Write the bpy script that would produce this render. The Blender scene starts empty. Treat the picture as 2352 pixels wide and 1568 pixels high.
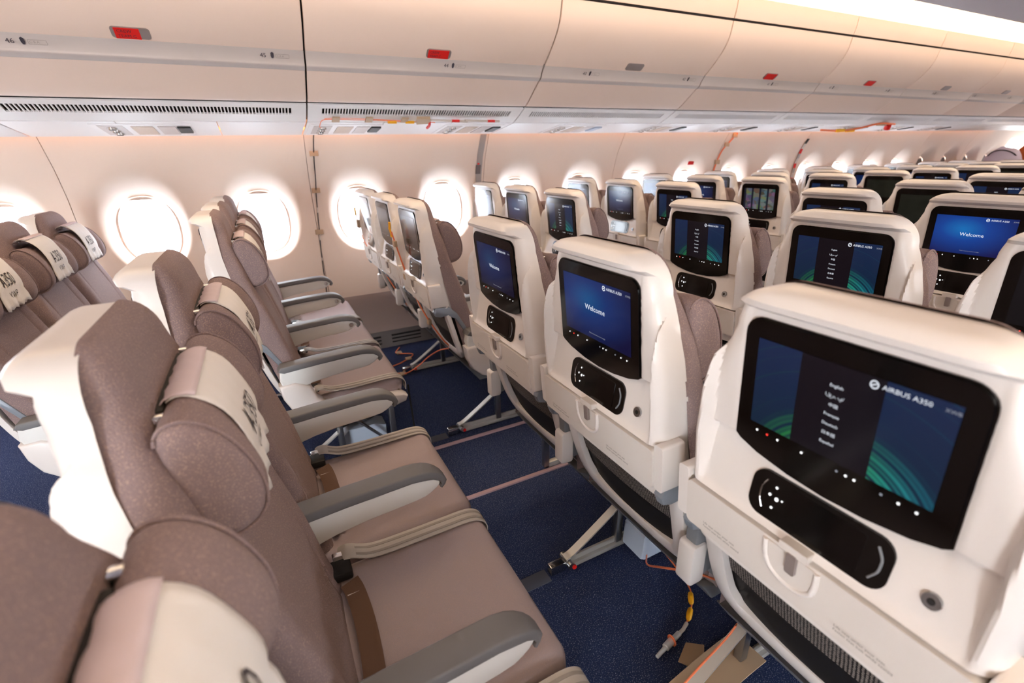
import bpy, bmesh, math, random
import numpy as np
from mathutils import Matrix, Vector
random.seed(4)
scene = bpy.context.scene
COL = scene.collection

# ------------------------------------------------------------------ camera
# x = forward (towards the nose), y = port (towards the windows in view), z = up, floor at z = 0
CAM_POS = Vector((0.0587, 0.0, 1.3129))
YAW, PITCH, ROLL, FPX = 63.28, 21.395, -1.64, 1087.7
_y, _p, _r = [math.radians(a) for a in (YAW, PITCH, ROLL)]
_F = Vector((math.cos(_y)*math.cos(_p), math.sin(_y)*math.cos(_p), -math.sin(_p)))
_R = Vector((math.sin(_y), -math.cos(_y), 0)); _U = _R.cross(_F)
_R2 = math.cos(_r)*_R + math.sin(_r)*_U; _U2 = -math.sin(_r)*_R + math.cos(_r)*_U
cam = bpy.data.cameras.new('camera'); camo = bpy.data.objects.new('camera', cam); COL.objects.link(camo)
M = Matrix.Identity(4)
for i in range(3):
    M[i][0] = _R2[i]; M[i][1] = _U2[i]; M[i][2] = -_F[i]; M[i][3] = CAM_POS[i]
camo.matrix_world = M
cam.sensor_width = 36; cam.lens = FPX/2352*36; cam.clip_start = 0.02
cam.dof.use_dof = True; cam.dof.focus_distance = 1.35; cam.dof.aperture_fstop = 3.2
scene.camera = camo
# ------------------------------------------------------------------ world, exposure
w = bpy.data.worlds.new('daylight'); scene.world = w; w.use_nodes = True
WORLD_STRENGTH = 24.0
bg = w.node_tree.nodes['Background']; bg.inputs[0].default_value = (0.93, 0.97, 1.0, 1); bg.inputs[1].default_value = WORLD_STRENGTH
COVE_STRENGTH, WASH_STRENGTH = 2.3, 6.0
vs = scene.view_settings; vs.view_transform = 'Standard'; vs.look = 'None'; vs.gamma = 1; vs.use_curve_mapping = False
vs.exposure = 0.42

cy = scene.cycles
cy.use_light_tree = False; cy.max_bounces = 5; cy.diffuse_bounces = 3; cy.glossy_bounces = 2; cy.transmission_bounces = 2; cy.transparent_max_bounces = 6
cy.caustics_reflective = False; cy.caustics_refractive = False; cy.use_adaptive_sampling = True; cy.adaptive_threshold = .07; cy.adaptive_min_samples = 16
# ------------------------------------------------------------------ numbers of the place
YC = 0.7615            # cabin centre line
SP = 0.4892            # seat spacing
YB = 2.6463            # middle seat of the window block
CENTRE_ROWS = {45: -.194, 44: .632, 43: 1.459, 42: 2.26, 41: 3.04, 40: 3.83, 39: 4.6}
WINDOW_ROWS = {46: -.92, 45: -.15, 44: .632, 43: 1.445, 42: 2.235, 41: 3.0, 40: 3.735, 39: 4.455, 38: 5.19, 37: 5.95, 36: 6.7, 35: 7.45, 34: 8.2}
BIN0, BINP = 0.3719, 1.27
SEAM0 = -0.887; WIN0, WINP = -0.5737, 0.635
X_BACK, X_FRONT = -2.6, 11.3

# ------------------------------------------------------------------ materials
def lin(c): return tuple((v/255/12.92 if v/255 <= .04045 else ((v/255+.055)/1.055)**2.4) for v in c)
MATS = {}
def mat(name, rgb, rough=.5, metal=0., noise=None, bump=None, spec=.5, coat=0., sheen=0.):
    """noise=(scale, rgb2, lo, hi) second colour flecks; bump=(scale, strength)"""
    if name in MATS: return MATS[name]
    m = bpy.data.materials.new(name); m.use_nodes = True; nt = m.node_tree
    b = nt.nodes['Principled BSDF']
    b.inputs['Base Color'].default_value = (*lin(rgb), 1); b.inputs['Roughness'].default_value = rough
    b.inputs['Metallic'].default_value = metal; b.inputs['Specular IOR Level'].default_value = spec
    b.inputs['Coat Weight'].default_value = coat; b.inputs['Coat Roughness'].default_value = .15
    b.inputs['Sheen Weight'].default_value = sheen
    tc = None
    if noise or bump: tc = nt.nodes.new('ShaderNodeTexCoord')
    if noise:
        n = nt.nodes.new('ShaderNodeTexNoise'); n.inputs['Scale'].default_value = noise[0]; n.inputs['Detail'].default_value = 3
        nt.links.new(tc.outputs['Object'], n.inputs['Vector'])
        r = nt.nodes.new('ShaderNodeValToRGB'); r.color_ramp.elements[0].position = noise[2]; r.color_ramp.elements[1].position = noise[3]
        r.color_ramp.elements[0].color = (*lin(rgb), 1); r.color_ramp.elements[1].color = (*lin(noise[1]), 1)
        nt.links.new(n.outputs['Fac'], r.inputs['Fac']); nt.links.new(r.outputs['Color'], b.inputs['Base Color'])
    if bump:
        n2 = nt.nodes.new('ShaderNodeTexNoise'); n2.inputs['Scale'].default_value = bump[0]; n2.inputs['Detail'].default_value = 2
        nt.links.new(tc.outputs['Object'], n2.inputs['Vector'])
        bp = nt.nodes.new('ShaderNodeBump'); bp.inputs['Strength'].default_value = bump[1]; bp.inputs['Distance'].default_value = .002
        nt.links.new(n2.outputs['Fac'], bp.inputs['Height']); nt.links.new(bp.outputs['Normal'], b.inputs['Normal'])
    MATS[name] = m; return m
def emis(name, rgb, strength):
    if name in MATS: return MATS[name]
    m = bpy.data.materials.new(name); m.use_nodes = True; nt = m.node_tree
    b = nt.nodes['Principled BSDF']; b.inputs['Base Color'].default_value = (0, 0, 0, 1)
    b.inputs['Emission Color'].default_value = (*lin(rgb), 1); b.inputs['Emission Strength'].default_value = strength
    b.inputs['Roughness'].default_value = .3
    if strength < 2: m.cycles.emission_sampling = 'NONE'
    MATS[name] = m; return m

mat('cream_shell', (230, 225, 222), .38, coat=.25)
mat('cream_tray', (221, 215, 210), .5, bump=(900, .15))
mat('fabric', (136, 118, 119), .95, noise=(430, (172, 147, 136), .52, .70), bump=(500, .55))
mat('fabric_smooth_lit', (171, 158, 160), .95, noise=(600, (182, 163, 161), .5, .7), bump=(900, .35))  # seat cushions: direct light on them is put into this paler colour
mat('cover_cloth', (238, 236, 234), .95, bump=(160, .25))
mat('cover_band', (216, 200, 204), .9)
mat('arm_white', (232, 233, 231), .4, coat=.15)
mat('arm_grey', (112, 112, 115), .55)
mat('arm_dark', (84, 80, 80), .6)
mat('carpet', (42, 54, 88), 1., noise=(300, (150, 156, 184), .56, .76), bump=(400, .8), spec=.1)
mat('wall_panel', (232, 215, 201), .55)
mat('bin_warm_tint', (226, 204, 190), .5)  # peach tone is warm light put into the colour of white bins
mat('bin_grey', (188, 178, 174), .45)
mat('vent_white', (232, 230, 230), .45)
mat('dark', (16, 15, 16), .6)
mat('seam_tan', (150, 132, 120), .8)
mat('gap_dark', (40, 34, 32), .8)
mat('dado', (140, 128, 126), .9, bump=(300, .3))
mat('return_grey', (112, 106, 106), .6)
mat('black_bezel', (9, 8, 9), .12, spec=.5)
mat('handset_black', (14, 13, 13), .18)
mat('chrome', (205, 205, 205), .18, 1.)
mat('plug_metal', (220, 222, 224), .3, .3)
mat('steel', (168, 170, 172), .35, 1.)
mat('alu', (186, 184, 180), .4, .5)
mat('tray_arm', (142, 150, 160), .35, .3)
mat('grey_plastic', (120, 124, 130), .5)
mat('box_blue', (170, 182, 200), .5)
mat('belt_brown', (100, 74, 58), .75, bump=(600, .3))
mat('belt_stripe', (158, 152, 146), .6)
mat('belt_grey', (192, 187, 181), .6, bump=(600, .3))
mat('stitch', (214, 206, 200), .9)
mat('ink', (52, 48, 60), .8)
mat('ink_tray', (120, 114, 110), .8)
mat('ink_soft', (150, 142, 136), .8)
mat('ink_cover', (70, 66, 70), .9)
mat('red_card', (212, 20, 14), .6)
mat('latch_grey', (150, 140, 138), .4, .3)
mat('tape_tan', (182, 156, 128), .7)
mat('tape_grey', (172, 166, 162), .4, .2)
mat('cable_orange', (238, 128, 84), .5)
mat('cable_black', (40, 36, 34), .6)
mat('label_yellow', (244, 178, 14), .5)
mat('track_strip', (182, 156, 166), .35, .2)
mat('track_cover', (74, 78, 92), .55)
mat('ceiling_mat', (214, 206, 206), .6)
mat('centre_bin', (206, 200, 206), .5)
mat('shade_grey', (120, 112, 108), .7)
mat('lilac_cloth', (196, 186, 204), .9)
mat('rust', (180, 88, 34), .8)
mat('dark_brown', (52, 34, 30), .9)
mat('outside_white', (236, 240, 246), .8)
mat('outside_blue', (116, 142, 190), .5)
mat('lamp_lens', (200, 190, 180), .2)
mat('window_rim', (236, 214, 200), .5)
emis('icon_white', (255, 255, 255), 1.3)
emis('icon_red', (255, 60, 50), 1.2)
emis('text_white', (235, 240, 250), .75)
emis('text_dim', (220, 225, 240), .3)
emis('cove_glow', (255, 223, 186), COVE_STRENGTH)
emis('cove_lens', (255, 190, 90), COVE_STRENGTH*.5)
emis('wash_glow', (255, 150, 62), WASH_STRENGTH)
# pane: glass with a grey tint added to weaken the incoming daylight
def glass_mat():
    m = bpy.data.materials.new('pane_glass'); m.use_nodes = True; nt = m.node_tree; nt.nodes.clear()
    o = nt.nodes.new('ShaderNodeOutputMaterial'); mx = nt.nodes.new('ShaderNodeMixShader'); t = nt.nodes.new('ShaderNodeBsdfTransparent')
    g = nt.nodes.new('ShaderNodeBsdfGlossy'); g.inputs['Roughness'].default_value = .05; mx.inputs[0].default_value = .06
    t.inputs[0].default_value = (.78, .79, .81, 1)
    nt.links.new(t.outputs[0], mx.inputs[1]); nt.links.new(g.outputs[0], mx.inputs[2]); nt.links.new(mx.outputs[0], o.inputs[0])
    MATS['pane_glass'] = m
glass_mat()
# netting of the literature pocket: fine holes in black mesh
def net_mat():
    m = bpy.data.materials.new('pocket_net'); m.use_nodes = True; nt = m.node_tree; b = nt.nodes['Principled BSDF']
    tc = nt.nodes.new('ShaderNodeTexCoord'); mp = nt.nodes.new('ShaderNodeMapping'); mp.inputs['Scale'].default_value = (1, 160, 160)
    v = nt.nodes.new('ShaderNodeTexVoronoi'); v.inputs['Scale'].default_value = 1.; v.inputs['Randomness'].default_value = .15
    r = nt.nodes.new('ShaderNodeValToRGB'); r.color_ramp.elements[0].position = .28; r.color_ramp.elements[1].position = .4
    r.color_ramp.elements[0].color = (*lin((140, 132, 126)), 1); r.color_ramp.elements[1].color = (*lin((20, 19, 20)), 1)
    v.voronoi_dimensions = '2D'; sp = nt.nodes.new('ShaderNodeSeparateXYZ'); cb_ = nt.nodes.new('ShaderNodeCombineXYZ')
    nt.links.new(tc.outputs['Object'], sp.inputs[0]); nt.links.new(sp.outputs[1], cb_.inputs[0]); nt.links.new(sp.outputs[2], cb_.inputs[1])
    mp.inputs['Scale'].default_value = (170, 190, 1); nt.links.new(cb_.outputs[0], mp.inputs[0]); nt.links.new(mp.outputs[0], v.inputs['Vector'])
    nt.links.new(v.outputs['Distance'], r.inputs[0]); nt.links.new(r.outputs[0], b.inputs['Base Color']); b.inputs['Roughness'].default_value = .7
    MATS['pocket_net'] = m
net_mat()
# ---- screen pictures (procedural, on the display's own UV)
def screen_mat(name, kind, strength):
    m = bpy.data.materials.new(name); m.use_nodes = True; nt = m.node_tree; N = nt.nodes; Lk = nt.links
    b = N['Principled BSDF']; b.inputs['Base Color'].default_value = (.004, .004, .005, 1); b.inputs['Roughness'].default_value = .16
    b.inputs['Emission Strength'].default_value = strength
    uv = N.new('ShaderNodeUVMap'); sx = N.new('ShaderNodeSeparateXYZ'); Lk.new(uv.outputs[0], sx.inputs[0])
    def math_(op, a, c=None):
        n = N.new('ShaderNodeMath'); n.operation = op
        for i, v in enumerate((a, c)):
            if v is None: continue
            if isinstance(v, (int, float)): n.inputs[i].default_value = v
            else: Lk.new(v, n.inputs[i])
        return n.outputs[0]
    def mixc(f, a, c):
        n = N.new('ShaderNodeMix'); n.data_type = 'RGBA'
        if isinstance(f, (int, float)): n.inputs[0].default_value = f
        else: Lk.new(f, n.inputs[0])
        for i, v in ((6, a), (7, c)):
            if isinstance(v, tuple): n.inputs[i].default_value = (*v, 1)
            else: Lk.new(v, n.inputs[i])
        return n.outputs[2]
    u, v = sx.outputs[0], sx.outputs[1]
    if kind == 'menu':
        base = mixc(v, lin((12, 40, 66)), lin((24, 44, 84)))
        # fan of green light trails rising from the lower edge
        dx = math_('SUBTRACT', u, .56); dy = math_('SUBTRACT', v, -.42)
        rr = math_('SQRT', math_('ADD', math_('MULTIPLY', math_('MULTIPLY', dx, dx), 2.6), math_('MULTIPLY', dy, dy)))
        wv = math_('ADD', math_('MULTIPLY', math_('SINE', math_('MULTIPLY', rr, 120.)), .28), math_('ADD', .45, math_('MULTIPLY', math_('SINE', math_('MULTIPLY', rr, 47.)), .27)))
        band = math_('MULTIPLY', math_('MULTIPLY', math_('SUBTRACT', .93, rr), 6.), math_('MULTIPLY', wv, .55))
        c = mixc(math_('MINIMUM', math_('MAXIMUM', band, 0.), 1.), base, mixc(math_('MULTIPLY', math_('SUBTRACT', u, .6), 2.6), lin((44, 150, 70)), lin((30, 165, 190))))
        mid = math_('MULTIPLY', math_('GREATER_THAN', u, .27), math_('LESS_THAN', u, .70))
        c = mixc(mid, c, lin((16, 12, 22)))
    elif kind == 'welcome':
        dx = math_('SUBTRACT', u, .38); dy = math_('SUBTRACT', v, .66)
        rr = math_('SQRT', math_('ADD', math_('MULTIPLY', dx, dx), math_('MULTIPLY', dy, dy)))
        r = N.new('ShaderNodeValToRGB'); e = r.color_ramp.elements
        e[0].position = 0; e[0].color = (*lin((22, 120, 200)), 1); e[1].position = .75; e[1].color = (*lin((16, 22, 84)), 1)
        x_ = e.new(.3); x_.color = (*lin((20, 70, 160)), 1)
        Lk.new(rr, r.inputs[0]); c = r.outputs[0]
    elif kind == 'media':
        vo = N.new('ShaderNodeTexVoronoi'); vo.inputs['Scale'].default_value = 7.; Lk.new(uv.outputs[0], vo.inputs['Vector'])
        hs = N.new('ShaderNodeHueSaturation'); hs.inputs['Saturation'].default_value = .6; hs.inputs['Value'].default_value = .14
        Lk.new(vo.outputs['Color'], hs.inputs['Color'])
        f = math_('GREATER_THAN', math_('FRACT', math_('MULTIPLY', u, 4.)), .25)
        c = mixc(f, lin((20, 24, 36)), hs.outputs[0])
    elif kind == 'film':
        no = N.new('ShaderNodeTexNoise'); no.inputs['Scale'].default_value = 5.; Lk.new(uv.outputs[0], no.inputs['Vector'])
        c = mixc(no.outputs['Fac'], lin((22, 30, 24)), lin((58, 62, 50)))
    else:
        c = mixc(v, lin((14, 14, 18)), lin((20, 20, 26)))
    if isinstance(c, tuple): b.inputs['Emission Color'].default_value = (*c, 1)
    else: Lk.new(c, b.inputs['Emission Color'])
    m.cycles.emission_sampling = 'NONE'; MATS[name] = m
screen_mat('screen_menu', 'menu', .5); screen_mat('screen_welcome', 'welcome', .6); screen_mat('screen_welcome_mid', 'welcome', .28); screen_mat('screen_welcome_dim', 'welcome', .13)
screen_mat('screen_media', 'media', .8); screen_mat('screen_film', 'film', .2); screen_mat('screen_off', 'off', .35)

# ------------------------------------------------------------------ mesh helpers
def me(name, verts, faces, m, smooth=False, uv=None):
    d = bpy.data.meshes.new(name); d.from_pydata([tuple(map(float, v)) for v in verts], [], [tuple(map(int, f)) for f in faces])
    d.materials.append(MATS[m])
    if uv:
        l = d.uv_layers.new(name='UVMap')
        for poly in d.polygons:
            for li, vi in zip(poly.loop_indices, poly.vertices): l.data[li].uv = uv[vi]
    if smooth: d.polygons.foreach_set('use_smooth', [True]*len(d.polygons))
    d.update(); return d
def fix(d, smooth_angle=None):
    bm = bmesh.new(); bm.from_mesh(d); bmesh.ops.recalc_face_normals(bm, faces=bm.faces); bm.to_mesh(d); bm.free()
    if smooth_angle is not None:
        d.polygons.foreach_set('use_smooth', [True]*len(d.polygons))
        d.set_sharp_from_angle(angle=math.radians(smooth_angle))
    return d
def ob(name, d, parent=None, loc=None):
    o = bpy.data.objects.new(name, d); COL.objects.link(o)
    if parent is not None: o.parent = parent
    if loc is not None: o.location = loc
    return o
def tag(o, label=None, cat=None, group=None, kind=None):
    if label: o['label'] = label
    if cat: o['category'] = cat
    if group: o['group'] = group
    if kind: o['kind'] = kind
    return o
def empty(name, loc=(0, 0, 0)):
    o = bpy.data.objects.new(name, None); COL.objects.link(o); o.location = loc; o.empty_display_size = .05; return o
def prism(name, pts, axis, a, b, m, bevel=0, seg=2, smooth=35):
    """closed 2-D outline pts extruded from a to b along axis ('x': pts are (y,z); 'y': pts are (x,z); 'z': (x,y))"""
    def p3(q, t): return {'x': (t, q[0], q[1]), 'y': (q[0], t, q[1]), 'z': (q[0], q[1], t)}[axis]
    n = len(pts); v = [p3(q, a) for q in pts] + [p3(q, b) for q in pts]
    f = [list(range(n)), list(range(2*n-1, n-1, -1))] + [(i, (i+1) % n, n+(i+1) % n, n+i) for i in range(n)]
    d = me(name, v, f, m)
    bm = bmesh.new(); bm.from_mesh(d); bmesh.ops.recalc_face_normals(bm, faces=bm.faces)
    if bevel:
        es = [e for e in bm.edges if len(e.link_faces) == 2 and any(len(x.verts) == n and n > 4 for x in e.link_faces)] if n > 4 else bm.edges[:]
        bmesh.ops.bevel(bm, geom=es, offset=bevel, segments=seg, affect='EDGES', profile=.5, clamp_overlap=True)
    bm.to_mesh(d); bm.free()
    if smooth: d.polygons.foreach_set('use_smooth', [True]*len(d.polygons)); d.set_sharp_from_angle(angle=math.radians(smooth))
    return d
def box(name, x, y, z, m, bevel=0, seg=2):
    return prism(name, [(y[0], z[0]), (y[1], z[0]), (y[1], z[1]), (y[0], z[1])], 'x', x[0], x[1], m, bevel, seg)
def rrect(y0, y1, z0, z1, r, n=5):
    pts = []
    for cy, cz, a0 in ((y1-r, z1-r, 0), (y0+r, z1-r, 90), (y0+r, z0+r, 180), (y1-r, z0+r, 270)):
        for i in range(n+1):
            a = math.radians(a0+90*i/n); pts.append((cy+r*math.cos(a), cz+r*math.sin(a)))
    return pts
def smooth_path(pts, n=6):
    P = [Vector(p) for p in pts]
    if len(P) < 3: return P
    Q = [P[0]*2-P[1]] + P + [P[-1]*2-P[-2]]; out = []
    for i in range(1, len(Q)-2):
        for k in range(n):
            t = k/n; a, b, c, d = Q[i-1], Q[i], Q[i+1], Q[i+2]
            out.append(.5*((2*b)+(-a+c)*t+(2*a-5*b+4*c-d)*t*t+(-a+3*b-3*c+d)*t**3))
    out.append(P[-1]); return out
def tube(name, pts, r, m, n=8, smooth=True, path_n=6):
    P = smooth_path(pts, path_n) if smooth else [Vector(p) for p in pts]
    R = r if isinstance(r, (list, tuple)) else [r]*len(P)
    v, f = [], []
    up = Vector((0, 0, 1))
    for i, p in enumerate(P):
        t = (P[min(i+1, len(P)-1)]-P[max(i-1, 0)]).normalized()
        a = t.cross(up if abs(t.dot(up)) < .95 else Vector((1, 0, 0))).normalized(); b = t.cross(a)
        for k in range(n):
            an = 2*math.pi*k/n; v.append(p+R[i]*(math.cos(an)*a+math.sin(an)*b))
    for i in range(len(P)-1):
        for k in range(n): f.append((i*n+k, i*n+(k+1) % n, (i+1)*n+(k+1) % n, (i+1)*n+k))
    f.append(list(range(n))[::-1]); f.append([(len(P)-1)*n+k for k in range(n)])
    return fix(me(name, v, f, m), 50)
def ribbon(name, pts, width_vec, w, th, m, n=6, smooth=True):
    """flat strap along pts; width_vec fixed direction (or list), thickness th"""
    P = smooth_path(pts, n) if smooth else [Vector(p) for p in pts]
    v, f = [], []
    for i, p in enumerate(P):
        t = (P[min(i+1, len(P)-1)]-P[max(i-1, 0)]).normalized(); wv = Vector(width_vec); wv = (wv-t*wv.dot(t)).normalized(); nn = t.cross(wv)
        for a, b in ((-.5, -.5), (.5, -.5), (.5, .5), (-.5, .5)): v.append(p+wv*w*a+nn*th*b)
    for i in range(len(P)-1):
        for k in range(4): f.append((i*4+k, i*4+(k+1) % 4, i*4+4+(k+1) % 4, i*4+4+k))
    f.append((3, 2, 1, 0)); L = (len(P)-1)*4; f.append((L, L+1, L+2, L+3))
    return fix(me(name, v, f, m), 40)
def disc(name, c, r, th, axis, m, n=20):
    """cylinder with centre c on its rear face"""
    ax = {'x': (0, 1, 2), 'y': (1, 0, 2), 'z': (2, 0, 1)}[axis]; v = []
    for t in (0, th):
        for k in range(n):
            q = [0, 0, 0]; a = 2*math.pi*k/n; q[ax[0]] = c[ax[0]]+t; q[ax[1]] = c[ax[1]]+r*math.cos(a); q[ax[2]] = c[ax[2]]+r*math.sin(a); v.append(q)
    f = [list(range(n)), list(range(2*n-1, n-1, -1))]+[(k, (k+1) % n, n+(k+1) % n, n+k) for k in range(n)]
    return fix(me(name, v, f, m), 40)
def join(name, ds):
    bm = bmesh.new(); mats = []
    for d in ds:
        k = len(bm.faces); bm.from_mesh(d); bm.faces.ensure_lookup_table()
        mm = d.materials[0]
        if mm not in mats: mats.append(mm)
        for fc in bm.faces[k:]: fc.material_index = mats.index(mm)
    d = bpy.data.meshes.new(name); bm.to_mesh(d); bm.free()
    for mm in mats: d.materials.append(mm)
    return d
# ---- lettering: every string turned into a flat mesh once
TEXT = {}
def make_texts(specs):
    tmp = []
    for key, body, size, align in specs:
        c = bpy.data.curves.new('lettering', 'FONT'); c.body = body; c.size = size; c.align_x = align; c.align_y = 'CENTER'; c.resolution_u = 2
        c.space_line = 1.15
        o = bpy.data.objects.new('lettering', c); COL.objects.link(o); tmp.append((key, o))
    bpy.context.view_layer.update(); dg = bpy.context.evaluated_depsgraph_get()
    for key, o in tmp:
        d = bpy.data.meshes.new_from_object(o.evaluated_get(dg)); d.materials.clear(); TEXT[key] = d
    for key, o in tmp: c = o.data; bpy.data.objects.remove(o); bpy.data.curves.remove(c)
def text_mesh(name, key, m, origin, right, up, th=0):
    src = TEXT[key]; r, u, o = Vector(right), Vector(up), Vector(origin)
    d = src.copy(); d.name = name; d.materials.append(MATS[m])
    for v in d.vertices: v.co = o+r*v.co.x+u*v.co.y
    return d
LANGS = ['English', '\u0627\u0644\u0639\u0631\u0628\u064a\u0629', '\u4e2d\u56fd', 'Fran\u00e7ais', 'Deutsch', '\u65e5\u672c\u8a9e', 'Espa\u00f1ol']
specs = [('logo', 'AIRBUS A350', .0082, 'LEFT'), ('xwb', 'XWB', .006, 'LEFT'), ('welcome', 'Welcome', .017, 'CENTER'), ('hint', 'Please touch the screen to begin', .0042, 'CENTER'),
         ('cover', 'A350', .045, 'CENTER'), ('coverx', 'XWB', .03, 'CENTER'), ('crew1', 'CREW', .017, 'LEFT'), ('crew2', 'TEAM C', .017, 'LEFT'), ('cba', 'C B A', .012, 'LEFT'),
         ('vest', 'Life vest under your seat\nFasten seat belt while seated', .0062, 'LEFT')]
specs += [('l%d' % i, s, .0058, 'CENTER') for i, s in enumerate(LANGS)] + [(str(k), str(k), .026, 'LEFT') for k in range(36, 47)]
make_texts(specs)

# ================================================================== THE SETTING
def ywall(z): return float(np.interp(z, [0, .12, .36, .6, .8, 1.0, 1.15, 1.3, 1.46, 1.6], [3.38, 3.46, 3.52, 3.575, 3.60, 3.60, 3.585, 3.54, 3.45, 3.36]))
# ---- floor
fl = prism('floor', [(-2.2, -.04), (3.5, -.04), (3.5, 0), (-2.2, 0)], 'x', X_BACK, X_FRONT, 'carpet')
floor = tag(ob('floor', fl), 'navy blue carpet with pale flecks', kind='structure')
# ---- outer hull above the window line closes the cabin (ceiling)
hull = [(3.53, 1.36), (3.50, 1.9), (3.1, 2.45), (YC, 2.8)]
hull = hull + [(2*YC-a, b) for a, b in hull[::-1][1:]]
outer = [(YC+(a-YC)*1.03, b+.04) for a, b in hull]
tag(ob('ceiling', prism('ceiling', hull+outer[::-1], 'x', X_BACK, X_FRONT, 'ceiling_mat', smooth=0)), kind='structure')
# ---- side wall panels: two windows each, flared oval reveals
GW, GH, GZ = .155, .203, .942
def panel_mesh(name, sgn=1, nwin=2, width=BINP, blank=False):
    """local x along the panel, y = real y of the port wall"""
    V, Fc = [], []
    z0, z1 = .355, 1.50
    nth = 72
    for wi in range(nwin):
        hw = width/nwin/2-(.0); cx = width/nwin*(wi+.5)
        xl, xr = -hw+(.0018 if wi == 0 else 0), hw-(.0018 if wi == nwin-1 else 0)
        oc = 1.0
        corner = [math.atan2(z-oc, x) for x in (xl, xr) for z in (z0, z1)]
        th = sorted(set([round(2*math.pi*i/nth-math.pi, 6) for i in range(nth)]+[round(c, 6) for c in corner]))
        nt = len(th); base = len(V)
        rings = []
        for t in (0, .12, .3, .5, .7, .85, 1.0): rings.append(('f', t))
        for t in (.25, .6, 1.0): rings.append(('r', t))
        rings.append(('e', 0))
        for kind, t in rings:
            for a in th:
                c, s = math.cos(a), math.sin(a)
                def sup(hx, hz, n): return (abs(c/hx)**n+abs(s/hz)**n)**(-1/n)
                ri = sup(GW, GH, 2.35); px, pz = ri*c, GZ+ri*s
                ro = sup(.238, .305, 2.15); qx, qz = ro*c, oc+ro*s
                tx = min((xr/c if c > 1e-9 else (xl/c if c < -1e-9 else 1e9)), (z1-oc)/s if s > 1e-9 else ((z0-oc)/s if s < -1e-9 else 1e9))
                ex, ez = tx*c, oc+tx*s
                if kind == 'f':
                    x, z = px+(qx-px)*t, pz+(qz-pz)*t; dep = .085*(1-t)**1.7
                    yy = ywall(z)+dep
                elif kind == 'r':
                    x, z = qx+(ex-qx)*t, qz+(ez-qz)*t; yy = ywall(z)
                else: x, z = ex*(1.0), ez; yy = ywall(z)+.03
                V.append((cx+x, yy, z))
        for k in range(len(rings)-1):
            for i in range(nt):
                j = (i+1) % nt; Fc.append((base+k*nt+i, base+k*nt+j, base+(k+1)*nt+j, base+(k+1)*nt+i))
    d = me(name, V, Fc, 'wall_panel', True)
    if sgn < 0:
        for v in d.vertices: v.co.y = 2*YC-v.co.y
    return fix(d, 40)
def pane_pts(y, grow=0, n=40):
    out = []
    for i in range(n):
        a = 2*math.pi*i/n; c, s = math.cos(a), math.sin(a); r = (abs(c/(GW+grow))**2.35+abs(s/(GH+grow))**2.35)**(-1/2.35); out.append((r*c, GZ+r*s))
    return out
pane_d = prism('pane', pane_pts(0, .012), 'y', -.002, .002, 'pane_glass')
shade_d = prism('window_shade', pane_pts(0, .012), 'y', -.002, .002, 'shade_grey')
def ring_mesh(name, g0, g1, y0, y1, m):
    a, b = pane_pts(0, g0), pane_pts(0, g1); n = len(a); V = [(x, y, z) for y in (y0, y1) for L in (a, b) for x, z in L]; F = []
    for i in range(n):
        j = (i+1) % n
        for p, q in ((0, n), (n, 3*n), (3*n, 2*n), (2*n, 0)): F.append((p+i, p+j, q+j, q+i))
    return fix(me(name, V, F, m), 40)
rim_d = ring_mesh('window_frame', -.006, .014, -.008, .006, 'window_rim')
hdl = []
for i in range(13):
    a = math.pi*i/12; hdl.append((.062*math.cos(a), GZ+GH-.022+.02*math.sin(a)))
handle_d = prism('shade_handle', hdl, 'y', -.02, .0, 'window_rim', .004)
def wall_strip(name, x0, x1, z0, z1, sgn, m='wall_panel'):
    zs = np.linspace(z0, z1, 12); pts = [(ywall(z), z) for z in zs]; pts = pts+[(y+.03, z) for y, z in pts[::-1]]
    if sgn < 0: pts = [(2*YC-y, z) for y, z in pts]
    return prism(name, pts, 'x', x0, x1, m)
NP = 8
wall_left = tag(empty('wall_left'), 'cream cabin side wall with oval windows', kind='structure')
wall_right = tag(empty('wall_right'), 'opposite cabin side wall with oval windows', kind='structure')
pl, pr_ = panel_mesh('wall_panel'), panel_mesh('wall_panel', -1)
seam_d = {1: [], -1: []}
nwin = 0
LIGHT_BAYS = (-1, 3)     # unseen openings added in the opposite wall to let in neutral daylight
for i in range(-1, NP+1):
    x0 = SEAM0+BINP*i
    for sgn, wl, pd in ((1, wall_left, pl), (-1, wall_right, pr_)):
        if sgn < 0 and i in LIGHT_BAYS:      # added opening, partly closed by a plain strip to limit its light
            ob('bay_blocker', wall_strip('bay_blocker', x0+.55, x0+BINP, 0, 1.5, -1), wl); continue
        ob('wall_panel', pd, wl, (x0, 0, 0))
        zs = np.linspace(.355, 1.5, 14)
        V = []; F = []
        for k, z in enumerate(zs):
            y = ywall(z)+.022; y = y if sgn > 0 else 2*YC-y
            V += [(-.02, y, z), (.02, y, z)]
        for k in range(13): F.append((2*k, 2*k+1, 2*k+3, 2*k+2))
        ob('seam_strip', me('seam_strip', V, F, 'seam_tan', True), wl, (x0, 0, 0))
        for q in (0, 1):
            cx = x0+BINP*(q+.5)/2; idx = int(round((cx-WIN0)/WINP)); nwin += 1
            yy = ywall(GZ)+.085; yy = yy if sgn > 0 else 2*YC-yy
            shut = idx >= 14 and sgn > 0
            wn = ob('window_%d' % nwin, shade_d if shut else pane_d, None, (cx, yy, 0))
            tag(wn, 'oval cabin window', kind='structure')
            ob('window_frame', rim_d, wn); h = ob('shade_handle', handle_d, wn)
            if sgn < 0: h.scale.y = -1
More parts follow.
